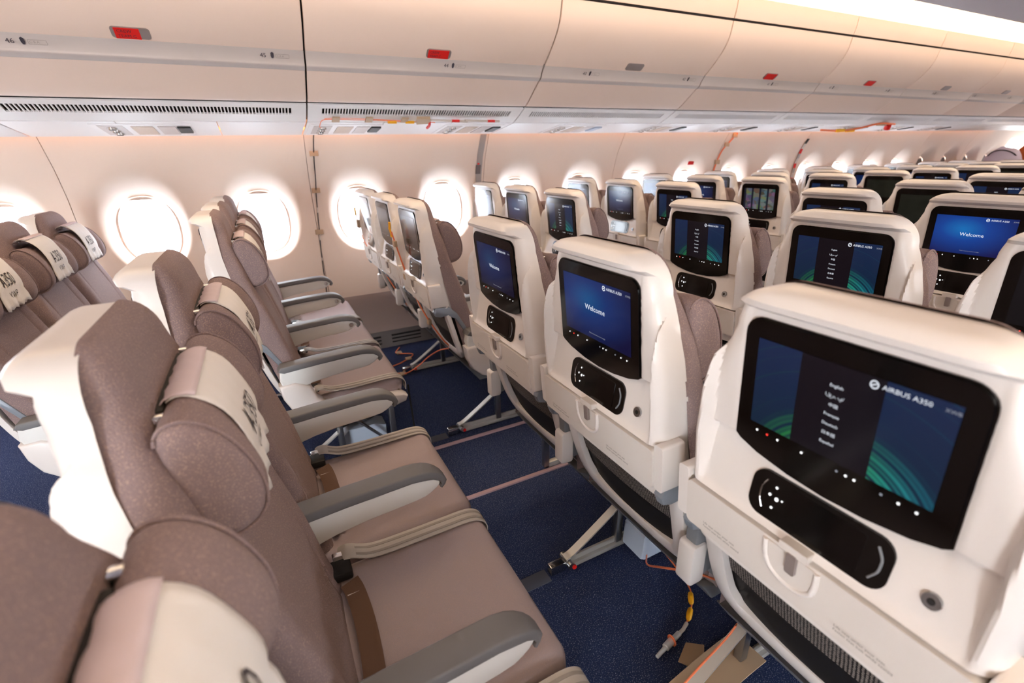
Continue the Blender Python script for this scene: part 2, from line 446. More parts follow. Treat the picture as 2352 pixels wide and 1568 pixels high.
# plain wall beyond the last panel up to the door opening, lintel and jamb
XE = SEAM0+BINP*(NP+1)
ob('lintel', wall_strip('lintel', XE, X_FRONT, 1.36, 1.5, 1), wall_left)
ob('jamb', wall_strip('jamb', XE+.62, X_FRONT, .0, 1.37, 1), wall_left)
ob('end_panel', wall_strip('end_panel', XE, X_FRONT, .0, 1.5, -1), wall_right)
# ---- lower dado, ledge and air return grille along the floor
for sgn, wl in ((1, wall_left), (-1, wall_right)):
    pts = [(3.56, .40), (3.525, .385), (3.50, .36), (3.475, .30), (3.425, .17), (3.40, .135), (3.385, .125), (3.46, .12), (3.60, .12)]
    gp = [(3.395, .125), (3.372, .02), (3.37, .0), (3.55, .0), (3.55, .125)]
    f = (lambda q: q) if sgn > 0 else (lambda q: [(2*YC-a, b) for a, b in q])
    for i in range(-1, NP+1):
        x0 = SEAM0+BINP*i
        if sgn < 0 and i in LIGHT_BAYS: continue
        ob('dado_panel', prism('dado_panel', f(pts), 'x', x0+.002, x0+BINP-.002, 'dado', .004), wl)
        gr = ob('return_grille', prism('return_grille', f(gp), 'x', x0+.002, x0+BINP-.002, 'return_grey', .003), wl)
        if sgn > 0:
            lou = []
            for k in range(3):
                for q in range(4):
                    z = .03+.026*k; y = 3.374+.02*z
                    lou.append(box('slots', (x0+.07+.3*q, x0+.29+.3*q), (y-.001, y+.02), (z, z+.009), 'dark'))
            o = ob('slots', join('slots', lou), gr); o['kind'] = 'stuff'
# hull below the windows and outside the dado keeps daylight out
for sgn, nm in ((1, 'trim_1'), (-1, 'trim_2')):
    q = [(3.5, -.05), (3.66, -.05), (3.70, .7), (3.62, .7), (3.56, .42), (3.5, .1)]
    if sgn < 0: q = [(2*YC-a, b) for a, b in q]
    tag(ob(nm, prism(nm, q, 'x', X_BACK if sgn > 0 else SEAM0, XE, 'dado')), kind='structure')
# ---- ends
def wall_end(name, x0, x1):
    tag(ob(name, prism(name, [(-2.3, 0), (3.8, 0), (3.7, 1.5), (3.2, 2.5), (YC, 2.85), (2*YC-3.2, 2.5), (2*YC-3.7, 1.5)], 'x', x0, x1, 'wall_panel')), kind='structure')
wall_end('wall_back', X_BACK-.05, X_BACK); wall_end('wall_front', X_FRONT, X_FRONT+.05)

# ================================================================== OVERHEAD BINS
def strip(name, pts, x0, x1, m, th=.014, bevel=0, mirror=False):
    """panel: open (y,z) polyline given thickness towards +normal (up/outboard)"""
    P = [Vector((a, b)) for a, b in pts]; off = []
    for i, p in enumerate(P):
        t = (P[min(i+1, len(P)-1)]-P[max(i-1, 0)]).normalized(); nrm = Vector((-t.y, t.x))
        off.append(p+nrm*th)
    q = [tuple(p) for p in P]+[tuple(p) for p in off[::-1]]
    if mirror: q = [(2*YC-a, b) for a, b in q]
    return prism(name, q, 'x', x0, x1, m, bevel, 2, 30)
def curve2(pts, n=5): return [(p.x, p.y) for p in smooth_path([(a, b, 0) for a, b in pts], n)]
PR_UP = curve2([(2.437, 2.190), (2.441, 2.13), (2.452, 2.075)])
PR_DOOR = curve2([(2.455, 2.062), (2.468, 1.99), (2.495, 1.93), (2.545, 1.868), (2.60, 1.815), (2.640, 1.783)])
PR_NOSE = curve2([(2.6405, 1.7828), (2.662, 1.755), (2.672, 1.738), (2.676, 1.728), (2.686, 1.720), (2.700, 1.712)])
PR_LOW = curve2([(2.701, 1.7115), (2.765, 1.664), (2.825, 1.620), (2.862, 1.598), (2.880, 1.597)])
PR_VENT = [(2.884, 1.586), (2.955, 1.549), (3.03, 1.516)]
PR_PSU = [(3.036, 1.512), (3.20, 1.491), (3.405, 1.466)]
def P_on(pl, t):
    L = [(Vector(pl[i+1])-Vector(pl[i])).length for i in range(len(pl)-1)]; s = t*sum(L)
    for i, l in enumerate(L):
        if s <= l or i == len(L)-1: a, b = Vector(pl[i]), Vector(pl[i+1]); p = a+(b-a)*(s/l); return p, (b-a).normalized()
        s -= l
g = .004
binmesh = {}
def bin_meshes(mirror):
    x0, x1 = g, BINP-g
    k = dict(upper_panel=strip('upper_panel', PR_UP, x0, x1, 'bin_warm_tint', .014, .003, mirror), door=strip('door', PR_DOOR, x0, x1, 'bin_warm_tint', .016, .004, mirror),
             nose_strip=strip('nose_strip', PR_NOSE, x0, x1, 'bin_grey', .012, .002, mirror), lower_shell=strip('lower_shell', PR_LOW, x0, x1, 'bin_warm_tint', .014, .003, mirror))
    bk = [(2.47, 2.20), (2.475, 2.06), (2.52, 1.95), (2.59, 1.86), (2.67, 1.78), (2.70, 1.735), (2.80, 1.668), (2.89, 1.61), (3.36, 1.55), (3.36, 1.6), (3.0, 2.2)]
    if mirror: bk = [(2*YC-a, b) for a, b in bk]
    k['gap_backing'] = prism('gap_backing', bk, 'x', 0, BINP, 'gap_dark')  # dark backing added so the gaps between panels look shaded
    return k
BL, BR_ = bin_meshes(False), bin_meshes(True)
# air vent: slotted face made of real bars over a dark channel
def vent_mesh():
    p0, t = P_on(PR_VENT, .0); nrm = Vector((-t.y, t.x))
    L = (Vector(PR_VENT[-1])-Vector(PR_VENT[0])).length
    def pt(x, s, h): p, tt = P_on(PR_VENT, s); n2 = Vector((-tt.y, tt.x)); q = p+n2*h; return (x, q.x, q.y)
    def slab(x0, x1, s0, s1, h0=0, h1=.008):
        V = [pt(x, s, h) for h in (h0, h1) for x, s in ((x0, s0), (x1, s0), (x1, s1), (x0, s1))]
        return V, [(0, 1, 2, 3), (7, 6, 5, 4), (0, 4, 5, 1), (1, 5, 6, 2), (2, 6, 7, 3), (3, 7, 4, 0)]
    def build(slabs, name, m):
        V, F = [], []
        for s in slabs:
            v, f = slab(*s); b = len(V); V += v; F += [tuple(b+i for i in q) for q in f]
        return fix(me(name, V, F, m))
    a, b_ = .03, BINP-.03; s0, s1 = .20, .56
    frame = build([(g, BINP-g, 0, s0), (g, BINP-g, s1, 1.0), (g, .075, s0, s1), (BINP-.075, BINP-g, s0, s1)], 'vent_frame', 'vent_white')
    bars = []; n = 74; x0, x1 = .075, BINP-.075
    for i in range(1, n): x = x0+(x1-x0)*i/n; bars.append((x-.0027, x+.0027, s0, s1, .0005, .007))
    bars = build(bars, 'slats', 'vent_white')
    back = build([(g, BINP-g, .05, .95, .02, .024)], 'vent_back', 'dark')
    return frame, bars, back
vf, vb, vbk = vent_mesh()
# service unit pieces under the bin
def psu_pt(x, t, h=0):
    p, tt = P_on(PR_PSU, t); n = Vector((tt.y, -tt.x)); q = p+n*h; return (x, q.x, q.y)
def psu_patch(name, x0, x1, t0, t1, m, h0=-.002, h1=.003, skew=0):
    V = []
    for h in (h0, h1):
        for x, t in ((x0, t0), (x1, t0), (x1+skew, t1), (x0+skew, t1)): V.append(psu_pt(x, t, h))
    return fix(me(name, V, [(0, 1, 2, 3), (7, 6, 5, 4), (0, 4, 5, 1), (1, 5, 6, 2), (2, 6, 7, 3), (3, 7, 4, 0)], m))
latch_d = None
def door_pt(x, t, h=0):
    p, tt = P_on(PR_DOOR, t); n = Vector((tt.y, -tt.x)); q = p+n*h; return Vector((x, q.x, q.y)), Vector((0, tt.x, tt.y))
def door_patch(name, x0, x1, t0, t1, m, h0, h1, r=.012):
    # rounded rectangle lying on the lower part of the door
    pts = rrect(x0, x1, t0, t1, r, 4); V = []; n = len(pts)
    Ld = sum((Vector(PR_DOOR[i+1])-Vector(PR_DOOR[i])).length for i in range(len(PR_DOOR)-1))
    for h in (h0, h1):
        for x, s in pts: V.append(door_pt(x, s/Ld, h)[0])
    return fix(me(name, V, [list(range(n)), list(range(2*n-1, n-1, -1))]+[(i, (i+1) % n, n+(i+1) % n, n+i) for i in range(n)], m), 40), Ld
LATCH = {-1: 'crew', 0: 'crew', 1: 'plain', 2: 'red', 3: 'red', 4: 'plain', 5: 'plain', 6: 'plain'}
ORD = ['first', 'second', 'third', 'fourth', 'fifth', 'sixth', 'seventh', 'eighth', 'ninth', 'tenth', 'eleventh', 'twelfth', 'thirteenth']
ROWNUM = {46: -.66, 45: .185, 44: 1.045, 43: 1.92, 42: 2.725, 41: 3.58, 40: 4.335, 39: 5.15, 38: 5.95, 37: 6.75, 36: 7.55}
nose_a, nose_b = Vector(PR_NOSE[2]), Vector(PR_NOSE[-9])
for i in range(-2, 9):
    x0 = BIN0+BINP*i
    if x0 > 10: break
    for mir, K in ((False, BL), (True, BR_)):
        t = empty('overhead_bin', (x0, 0, 0))
        seen = not mir and i >= -1
        lab = None
        if not mir:
            kind = LATCH.get(i, 'plain')
            lab = {-1: 'cream overhead bin at far left marked 46 and 45 with red note', 0: 'cream overhead bin marked 44 with a red handwritten note on its latch',
                   1: 'cream overhead bin marked 43 and 42 with bare grey latch', 2: 'cream overhead bin marked 41 with a blank red card on its latch',
                   3: 'cream overhead bin marked 40 and 39 with a small red card'}.get(i, 'cream overhead bin of the window side, %s along from the left' % ORD[max(0, i+1)])
            if i == -2: lab = 'cream overhead bin just behind the one marked 46'
        else: lab = 'cream overhead bin on the opposite side of the cabin, %s from the rear' % ORD[i+2]
        tag(t, lab, 'overhead bin', 'window side overhead bins' if not mir else 'opposite overhead bins')
        for n_, d_ in K.items(): ob(n_, d_, t)
        if not seen: continue
        dk, Ld = door_patch('latch_handle', BINP/2-.065, BINP/2+.065, .0, .001, 'latch_grey', 0, .001) if False else (None, None)
        kind = LATCH.get(i, 'plain')
        dk, Ld = door_patch('latch_handle', BINP/2-.064, BINP/2+.064, .29, .338, 'latch_grey', -.002, .004)
        ob('latch_handle', dk, t)
        if kind != 'plain':
            wide = (-.052, .03) if i == -1 else (-.056, .052)
            sd, _ = door_patch('sticker', BINP/2+wide[0], BINP/2+wide[1], .293, .338, 'red_card', .003, .006, .002)
            st = ob('sticker', sd, t)
            if kind == 'crew':
                for key, sv in (('crew1', .305), ('crew2', .325)):
                    o_, tt = door_pt(BINP/2+wide[0]+.008, sv/Ld, .0068)
                    ob('lettering', text_mesh('lettering', key, 'ink', o_, (1, 0, 0), -tt), st)
    # vents and service panels under each bin (port side)
    if i >= -1:
        v = empty('air_vent_panel', (x0, 0, 0))
        tag(v, 'white slotted air vent panel under the %s overhead bin from the left' % ORD[i+1], 'air vent', 'air vents under the bins')
        ob('vent_frame', vf, v); o = ob('slats', vb, v); o['kind'] = 'stuff'; ob('vent_back', vbk, v)
    u = empty('service_console', (x0, 0, 0))
    tag(u, 'white passenger service panel above the windows, %s from the left' % (ORD[i+1] if i >= -1 else 'out of view'), 'service console', 'service consoles')
    for (a, b) in ((g, .42), (.424, .84), (.844, BINP-g)): ob('cover_plate', strip('cover_plate', PR_PSU, a, b, 'vent_white', .012, .002), u)
# row number placards on the nose strip
pt_a, tv = P_on(PR_NOSE, .30)
nn = Vector((tv.y, -tv.x))
for k, x in ROWNUM.items():
    o0 = Vector((x, pt_a.x+nn.x*.0045, pt_a.y+nn.y*.0045)); upv = Vector((0, -tv.x, -tv.y))
    p = ob('row_placard', text_mesh('row_placard', str(k), 'ink', o0, (1, 0, 0), upv))
    tag(p, 'small printed row number %s on the lip of the overhead bins' % {46:'forty-six',45:'forty-five',44:'forty-four',43:'forty-three',42:'forty-two',41:'forty-one',40:'forty',39:'thirty-nine',38:'thirty-eight',37:'thirty-seven',36:'thirty-six'}[k], 'placard', 'row numbers')
    ob('seat_letters', text_mesh('seat_letters', 'cba', 'ink_soft', o0+Vector((.068, 0, 0)), (1, 0, 0), upv), p)
    fig = [(0, .018), (.004, .013), (.004, -.002), (.002, -.011), (-.002, -.011), (-.004, -.002), (-.004, .013)]
    V = [o0+Vector((.05+a*1.6, 0, 0))+upv*b*.95 for a, b in fig]
    ob('pictogram', me('pictogram', V, [list(range(7))], 'ink'), p)
    fr = rrect(-.004, .052, -.009, .009, .003, 3); n_ = len(fr); fi = rrect(-.0025, .0505, -.0075, .0075, .002, 3)
    V = [o0+Vector((.068+a, 0, 0))+upv*b for a, b in fr+fi]
    ob('letter_frame', me('letter_frame', V, [(q, (q+1) % n_, n_+(q+1) % n_, n_+q) for q in range(n_)], 'ink_soft'), p)
# reading lights, oxygen hatch, speaker and dark sign of each row
for q, xs in enumerate([-.228, .75, 1.549, 2.39, 3.25, 4.12, 5.0, 5.85, 6.75, 7.6]):
    t = empty('service_unit', (xs, 0, 0))
    tag(t, 'reading lamps and dark sign in the service panel, %s set from the left' % ORD[q], 'service unit', 'service units')
    ob('base_plate', psu_patch('base_plate', -.36, .05, .12, .96, 'vent_white', -.001, .003), t)
    ob('lamp_tray', psu_patch('lamp_tray', -.335, -.235, .2, .85, 'bin_grey', .0, .0045), t)
    for j in range(3):
        c = psu_pt(-.285, .34+.19*j, .004); d = tube('reading_lamp', [Vector(c)+Vector((0, 0, .002)), Vector(c)-Vector((0, 0, .009))], .022, 'chrome', 16, False)
        ob('reading_lamp', d, t)
        d = tube('lamp_lens', [Vector(c)-Vector((0, 0, .006)), Vector(c)-Vector((0, 0, .011))], .014, 'dark', 14, False); ob('lamp_lens', d, t)
    ob('oxygen_hatch', psu_patch('oxygen_hatch', -.205, -.115, .25, .8, 'lamp_lens', .0, .006), t)
    ob('speaker_grille', psu_patch('speaker_grille', -.095, -.02, .25, .8, 'bin_grey', .0, .006), t)
    ob('sign', psu_patch('sign', -.012, .045, .25, .62, 'box_blue' if q in (3,) else 'dark', .0, .012), t)
# wall wash lamp hidden above the outboard edge of the service panels
wd = prism('wash_lamp', [(3.385, 1.50), (3.435, 1.497), (3.435, 1.507), (3.385, 1.51)], 'x', X_BACK+.1, 9.7, 'wash_glow')
tag(ob('wash_lamp', wd), 'warm orange light strip along the top of the window wall', 'light strip')
# aisle coves: arched glowing ceiling panels on both sides, one per bin
arch = curve2([(2.475, 2.185), (2.44, 2.275), (2.33, 2.35), (2.12, 2.395), (1.92, 2.385), (1.76, 2.33), (1.66, 2.24)], 2)
for i in range(-2, 9):
    x0 = BIN0+BINP*i
    for mir in (False, True):
        t = empty('ceiling_light', (x0, 0, 0))
        tag(t, ('glowing yellow arched light panel over the aisle, %s from the rear' if not mir else 'glowing light panel over the opposite aisle, %s from the rear') % ORD[i+2], 'ceiling light', 'aisle ceiling lights')
        ob('light_panel', strip('light_panel', arch[::-1], .004, BINP-.004, 'cove_glow', -.012, 0, mir), t)
        ob('light_lens', strip('light_lens', [(1.81, 2.345), (1.735, 2.30), (1.70, 2.27)], .18, BINP-.18, 'cove_lens', .006, 0, mir), t)
# centre bins, seen from below at the top right
cb = curve2([(1.66, 2.25), (1.62, 2.10), (1.56, 1.99), (1.49, 1.945), (1.40, 1.93), (1.15, 1.90), (YC, 1.89)])
cbf = cb+[(2*YC-a, b) for a, b in cb[::-1][1:]]
for i in range(-2, 9):
    x0 = BIN0+BINP*i
    t = tag(ob('centre_bin', prism('centre_bin', cbf, 'x', x0+g, x0+BINP-g, 'centre_bin', .003, 2, 30)),
            'grey violet centre overhead bin seen from below, %s from the rear' % ORD[i+2], 'overhead bin', 'centre overhead bins')
    ob('edge_rail', tube('edge_rail', [(x0+g, 1.56, 1.99), (x0+BINP-g, 1.56, 1.99)], .008, 'centre_bin', 8, False), t)

# ================================================================== SEAT (built once, copied)
TL = math.tan(math.radians(5.45))
def xb(z): return -.028+TL*(1.1-z)           # rear rim plane of the shell
XF = lambda z: np.interp(z, [.40, .67, .80, 1.0, 1.2], [.17, .108, .080, .050, .040])   # shell / cushion border
XC = lambda z: np.interp(z, [.38, .45, .50, .6, .76, .9, 1.0, 1.10, 1.19], [.252, .232, .222, .204, .163, .116, .096, .083, .070])  # cushion front
def sst(e0, e1, v): t = np.clip((v-e0)/(e1-e0), 0, 1); return t*t*(3-2*t)
def outline_sheet(name, hw, zb, zt, R, nz, ns, xfun, edge_x, m, bottom=False, close=True):
    zc = zt-R
    zrow = np.concatenate([np.linspace(zb, zc, nz), zc+R*np.sin(np.linspace(0, math.pi/2, 10)[1:])])
    def H(z):
        h = hw(np.minimum(z, zc)); k = np.where(z > zc, -R+np.sqrt(np.maximum(R*R-(z-zc)**2, 0)), 0); return h+k
    # outline for distance
    ol = [(H(np.array(z)).item(), z) for z in zrow]; top = [(y, zt) for y in np.linspace(ol[-1][0], 0, 12)[1:]]
    ol = np.array(ol+top)
    if bottom: ol = np.concatenate([np.array([(y, zb) for y in np.linspace(0, ol[0][0], 14)]), ol])
    s = np.linspace(-1, 1, ns); s = np.sign(s)*(1-(1-np.abs(s))**1.35)  # denser at the edges
    Y, Z = [], []
    for z in zrow: Y.append(s*H(np.array(z)).item()); Z.append(np.full(ns, z))
    Y, Z = np.array(Y), np.array(Z)
    seg0, seg1 = ol[:-1], ol[1:]; P = np.stack([np.abs(Y), Z], -1)[..., None, :]
    dvec = seg1-seg0; tt = np.clip(((P-seg0)*dvec).sum(-1)/((dvec**2).sum(-1)+1e-12), 0, 1)
    D = np.sqrt((((seg0+tt[..., None]*dvec)-P)**2).sum(-1)).min(-1)
    X = xfun(Y, Z, D, np.broadcast_to(s, Y.shape))
    nr = len(zrow); V = np.stack([X, Y, Z], -1).reshape(-1, 3).tolist()
    F = [(r*ns+c, r*ns+c+1, (r+1)*ns+c+1, (r+1)*ns+c) for r in range(nr-1) for c in range(ns-1)]
    per = [r*ns for r in range(nr)]+[(nr-1)*ns+c for c in range(1, ns)]+[r*ns+ns-1 for r in range(nr-2, -1, -1)]
    if bottom: per += [c for c in range(ns-2, 0, -1)]
    b = len(V)
    for i in per: x, y, z = V[i]; V.append([float(edge_x(z)), y, z])
    n = len(per); rng = range(n if bottom else n-1)
    F += [(per[i], per[(i+1) % n], b+(i+1) % n, b+i) for i in rng]
    d = me(name, V, F, m); return fix(d, 38)
S = {}     # part name -> mesh
def roll(D, r): return r-np.sqrt(np.maximum(r*r-np.maximum(r-D, 0)**2, 0))
HWS = lambda z: np.interp(z, [.655, .78, .88, .96, 1.02, 1.06, 1.10], [.206, .206, .208, .200, .187, .173, .155])
def shell_x(Y, Z, D, s):
    ay = np.abs(Y)
    inn = (1-sst(.176, .190, ay))*sst(.783, .800, Z)*(1-sst(1.112, 1.124, Z)) * (1-sst(.0, .012, np.hypot(np.maximum(ay-.12, 0), np.maximum(Z-1.06, 0))-.058))
    low = 1-sst(.897, .909, Z)
    mon = (1-sst(.134, .139, ay))*sst(.86, .9, Z)
    rec = inn*((1-low)*.027+low*(.011+.027*np.clip((Z-.795)/.105, 0, 1))+.004*mon)
    tray = (1-sst(.200, .204, ay))*(1-sst(.780, .784, Z))*.022
    return xb(Z)+roll(D, .034)+rec+tray
S['back_shell'] = outline_sheet('back_shell', HWS, .655, 1.146, .072, 64, 73, shell_x, lambda z: XF(z)+.004, 'cream_shell')
HWF = lambda z: np.interp(z, [.38, .7, .9, .98, 1.04, 1.09], [.212, .214, .207, .194, .174, .150])
def cush_x(Y, Z, D, s):
    return XC(Z)-roll(D, .042)*.8+.016*np.abs(s)**3*(1-sst(.95, 1.12, Z))-.004*np.exp(-((np.abs(Y)-.135)/.004)**2)*(1-sst(.86, .9, Z))
S['back_cushion'] = outline_sheet('back_cushion', HWF, .37, 1.150, .06, 44, 57, cush_x, lambda z: XF(z), 'fabric')
# rear side of lower back (grey pan)
S['lower_back'] = fix(prism('lower_back', [(.112, .69), (.135, .69), (.21, .38), (.19, .38)], 'y', -.2, .2, 'arm_dark', .004))
# monitor with chin
def plane_prism(name, pts, f0, f1, m, bevel=0, seg=2):
    """outline in (y,z) on the tilted screen plane (x=0 at z=1.1); f0,f1 offsets rearward(-)/forward(+)"""
    n = len(pts); V = [(TL*(1.1-z)+f, y, z) for f in (f0, f1) for y, z in pts]
    d = me(name, V, [list(range(n)), list(range(2*n-1, n-1, -1))]+[(i, (i+1) % n, n+(i+1) % n, n+i) for i in range(n)], m)
    bm = bmesh.new(); bm.from_mesh(d); bmesh.ops.recalc_face_normals(bm, faces=bm.faces)
    if bevel:
        es = [e for e in bm.edges if any(len(x.verts) == n and x.calc_center_median().x < TL*.1+f0+.004 for x in e.link_faces)]
        bmesh.ops.bevel(bm, geom=es, offset=bevel, segments=seg, affect='EDGES', clamp_overlap=True)
    bm.to_mesh(d); bm.free()
    d.polygons.foreach_set('use_smooth', [True]*len(d.polygons)); d.set_sharp_from_angle(angle=math.radians(35)); return d
R_ = .026; mo = []
for i in range(7): a = math.radians(90*i/6); mo.append((.135-R_+R_*math.cos(a), 1.102-R_+R_*math.sin(a)))
for i in range(7): a = math.radians(90+90*i/6); mo.append((-.135+R_+R_*math.cos(a), 1.102-R_+R_*math.sin(a)))
mo += [(-.137, .906), (-.128, .899), (-.10, .889), (-.05, .880), (0, .877), (.05, .880), (.10, .889), (.128, .899), (.137, .906)]
S['monitor'] = plane_prism('monitor', mo, -.003, .022, 'black_bezel', .003)
def flat(name, y0, y1, z0, z1, f, m, uv=True):
    V = [(TL*(1.1-z)+f, y, z) for y, z in ((y0, z0), (y1, z0), (y1, z1), (y0, z1))]
    return me(name, V, [(0, 1, 2, 3)], m, uv=[(0, 0), (1, 0), (1, 1), (0, 1)])
DISP = {}
for k in ('screen_menu', 'screen_welcome', 'screen_welcome_mid', 'screen_welcome_dim', 'screen_media', 'screen_film', 'screen_off'):
    DISP[k] = flat('display', .112, -.112, .941, 1.073, -.0036, k)
def on_screen(name, key, m, y, z, f=-.0042): return text_mesh(name, key, m, (TL*(1.1-z)+f, y, z), (0, -1, 0), (-TL, 0, 1))
def small(y, z, r, m, f=-.0042):
    V = [(TL*(1.1-z)+f, y+r*math.cos(a), z+r*math.sin(a)) for a in np.linspace(0, 2*math.pi, 9)[:-1]]
    return me('icon', V, [list(range(8))], m)
ic = []
for y, m in ((.100, 'icon_white'), (.084, 'icon_red'), (.068, 'icon_white'), (.033, 'icon_white'), (-.013, 'text_dim'), (-.024, 'icon_white'), (-.034, 'icon_white'), (-.064, 'text_dim'), (-.082, 'icon_white'), (-.100, 'icon_white')):
    ic.append(small(y, .930, .0017, m))
S['touch_icons'] = join('touch_icons', ic)
def logo():
    rg = [(0, 0, 0)]; a = [(TL*(1.1-(1.064+.0055*math.sin(t)))-.0042, -.033-.0048*math.cos(t), 1.064+.0055*math.sin(t)) for t in np.linspace(0, 2*math.pi, 17)[:-1]]
    bq = [(TL*(1.1-(1.064+.0038*math.sin(t)))-.0042, -.033-.0033*math.cos(t+.6), 1.064+.0038*math.sin(t+.6)) for t in np.linspace(0, 2*math.pi, 17)[:-1]]
    d = me('emblem', a+bq, [(i, (i+1) % 16, 16+(i+1) % 16, 16+i) for i in range(16)], 'text_white')
    sl = me('emblem2', [(TL*(1.1-z)-.0042, y, z) for y, z in ((-.030, 1.0615), (-.0295, 1.063), (-.036, 1.0668), (-.0365, 1.0655))], [(0, 1, 2, 3)], 'text_white')
    return join('logo', [d, sl, on_screen('logo', 'logo', 'text_white', -.041, 1.064), on_screen('logo', 'xwb', 'text_dim', -.098, 1.064)])
S['logo'] = logo()
S['menu_text'] = join('menu_text', [on_screen('m', 'l%d' % i, 'text_white', .005, 1.044-.0135*i) for i in range(7)])
S['welcome_text'], S['hint_text'] = on_screen('screen_text', 'welcome', 'text_white', .0, 1.010), on_screen('hint_text', 'hint', 'text_dim', -.005, .953)
# handset
S['handset'] = plane_prism('handset', rrect(-.095, .095, .798, .871, .022, 6), .002, .03, 'handset_black', .006, 3)
S['handset_screen'] = plane_prism('handset_screen', rrect(-.062, .038, .806, .863, .004, 3), .0012, .016, 'black_bezel')
S['handset_rim'], S['handset_rim_b'] = tube('h', [(TL*(1.1-z)+.0015, y, z) for y, z in ((.072, .858), (.078, .845), (.079, .835), (.078, .825), (.072, .812))], .0012, 'chrome', 6), \
                                        tube('h', [(TL*(1.1-z)+.0015, y, z) for y, z in ((-.076, .858), (-.083, .845), (-.084, .835), (-.083, .825), (-.076, .812))], .0016, 'grey_plastic', 6)
S['handset_keys'] = join('handset_keys', [small(y, z, r, 'icon_white', .0006) for y, z, r in ((.057, .853, .002), (.064, .838, .0022), (.053, .836, .003), (.057, .820, .002), (.045, .838, .0014))])
S['headphone_jack'] = disc('headphone_jack', (TL*(1.1-.833)+.004, -.137, .833), .0095, .012, 'x', 'steel')
S['jack_hole'] = disc('jack_hole', (TL*(1.1-.833)+.0035, -.137, .833), .004, .002, 'x', 'dark')
# the handset bay leans back: handset and jack follow its slope
for k_ in ('handset', 'handset_screen', 'handset_rim', 'handset_rim_b', 'handset_keys', 'headphone_jack', 'jack_hole'):
    for v in S[k_].vertices: v.co.x -= .003+.235*(.871-v.co.z)+(.004 if 'jack' in k_ else 0)
# tray table, latch well, latch
tray_o = rrect(-.200, .200, .690, .782, .010, 4)
S['tray_table'] = plane_prism('tray_table', tray_o, -.0295, .004, 'cream_tray', .005, 3)
cup = [(.048, .777), (.046, .750), (.036, .730), (.014, .720), (-.010, .722), (-.024, .735), (-.028, .755), (-.028, .777)]
S['latch_well'] = tube('latch_well', [(TL*(1.1-z)-.0305, y, z) for y, z in cup], .0045, 'cream_shell', 8, True, 4)
S['latch_recess'] = plane_prism('latch_recess', [(y*.9+.001, z) for y, z in cup], -.0318, -.029, 'cream_tray')
S['tray_latch'] = join('tray_latch', [plane_prism('a', rrect(-.016, .026, .782, .796, .003, 3), -.036, -.016, 'cream_tray', .002), plane_prism('b', rrect(-.002, .012, .748, .784, .003, 3), -.038, -.027, 'latch_grey', .002)])
def on_tray(key, y, z): return text_mesh('placard_text', key, 'ink_tray', (TL*(1.1-z)-.0322, y, z), (0, -1, 0), (-TL, 0, 1))
S['placard_text'], S['placard_text_b'] = on_tray('vest', .160, .712), on_tray('vest', -.060, .712)
S['tray_end'] = None
for s_, nm in ((1, 'tray_end_l'), (-1, 'tray_end_r')):
    S[nm] = plane_prism('tray_end', rrect(min(s_*.202, s_*.224), max(s_*.202, s_*.224), .694, .800, .006, 3), -.026, .030, 'cream_shell', .004)
    S['tray_arm_'+nm[-1]] = prism('tray_arm', [(.03, .695), (.02, .675), (.028, .655), (.05, .648), (.085, .650), (.12, .63), (.16, .56), (.175, .57), (.13, .655), (.095, .69)], 'y', s_*.206-.012, s_*.206+.012, 'tray_arm', .005)
# lower frame round the pocket, and the pocket
U = [(.078, .197, .690), (.100, .196, .600), (.125, .190, .510), (.145, .178, .455), (.160, .140, .424), (.162, .0, .418)]
U = U+[(x, -y, z) for x, y, z in U[::-1][1:]]
def frame_bar():
    P = smooth_path(U, 5); V, F = [], []
    for i, p in enumerate(P):
        t = (P[min(i+1, len(P)-1)]-P[max(i-1, 0)]).normalized(); nb = Vector((-.95, 0, -.3)); nb = (nb-t*nb.dot(t)).normalized(); wv = t.cross(nb)
        for a in np.linspace(0, 2*math.pi, 13)[:-1]:
            c, s = math.cos(a), math.sin(a); V.append(p+wv*(.021*np.sign(c)*abs(c)**.5)+nb*(.012*np.sign(s)*abs(s)**.5))
    for i in range(len(P)-1):
        for k in range(12): F.append((i*12+k, i*12+(k+1) % 12, i*12+12+(k+1) % 12, i*12+12+k))
    F += [list(range(12)), [(len(P)-1)*12+k for k in range(12)]]
    return fix(me('lower_frame', V, F, 'cream_shell'), 50)
S['lower_frame'] = frame_bar()
def pocket_piece(name, z0, z1, off, m, hw=(.186, .172)):
    V, F = [], []; zs = np.linspace(z0, z1, 6); ys = np.linspace(-1, 1, 13)
    for z in zs:
        t = (.69-z)/(.69-.43); h = hw[0]+(hw[1]-hw[0])*t; x = .082+.078*t
        for y in ys: V.append((x+off-.012*(1-y*y), y*h, z))
    for r in range(5):
        for c in range(12): F.append((r*13+c, r*13+c+1, (r+1)*13+c+1, (r+1)*13+c))
    return fix(me(name, V, F, m), 60)
S['literature_pocket'] = pocket_piece('literature_pocket', .43, .69, .004, 'dark')
S['pocket_net'] = pocket_piece('pocket_net', .535, .612, -.003, 'pocket_net')
S['pocket_band'] = pocket_piece('pocket_band', .612, .624, -.005, 'dark')
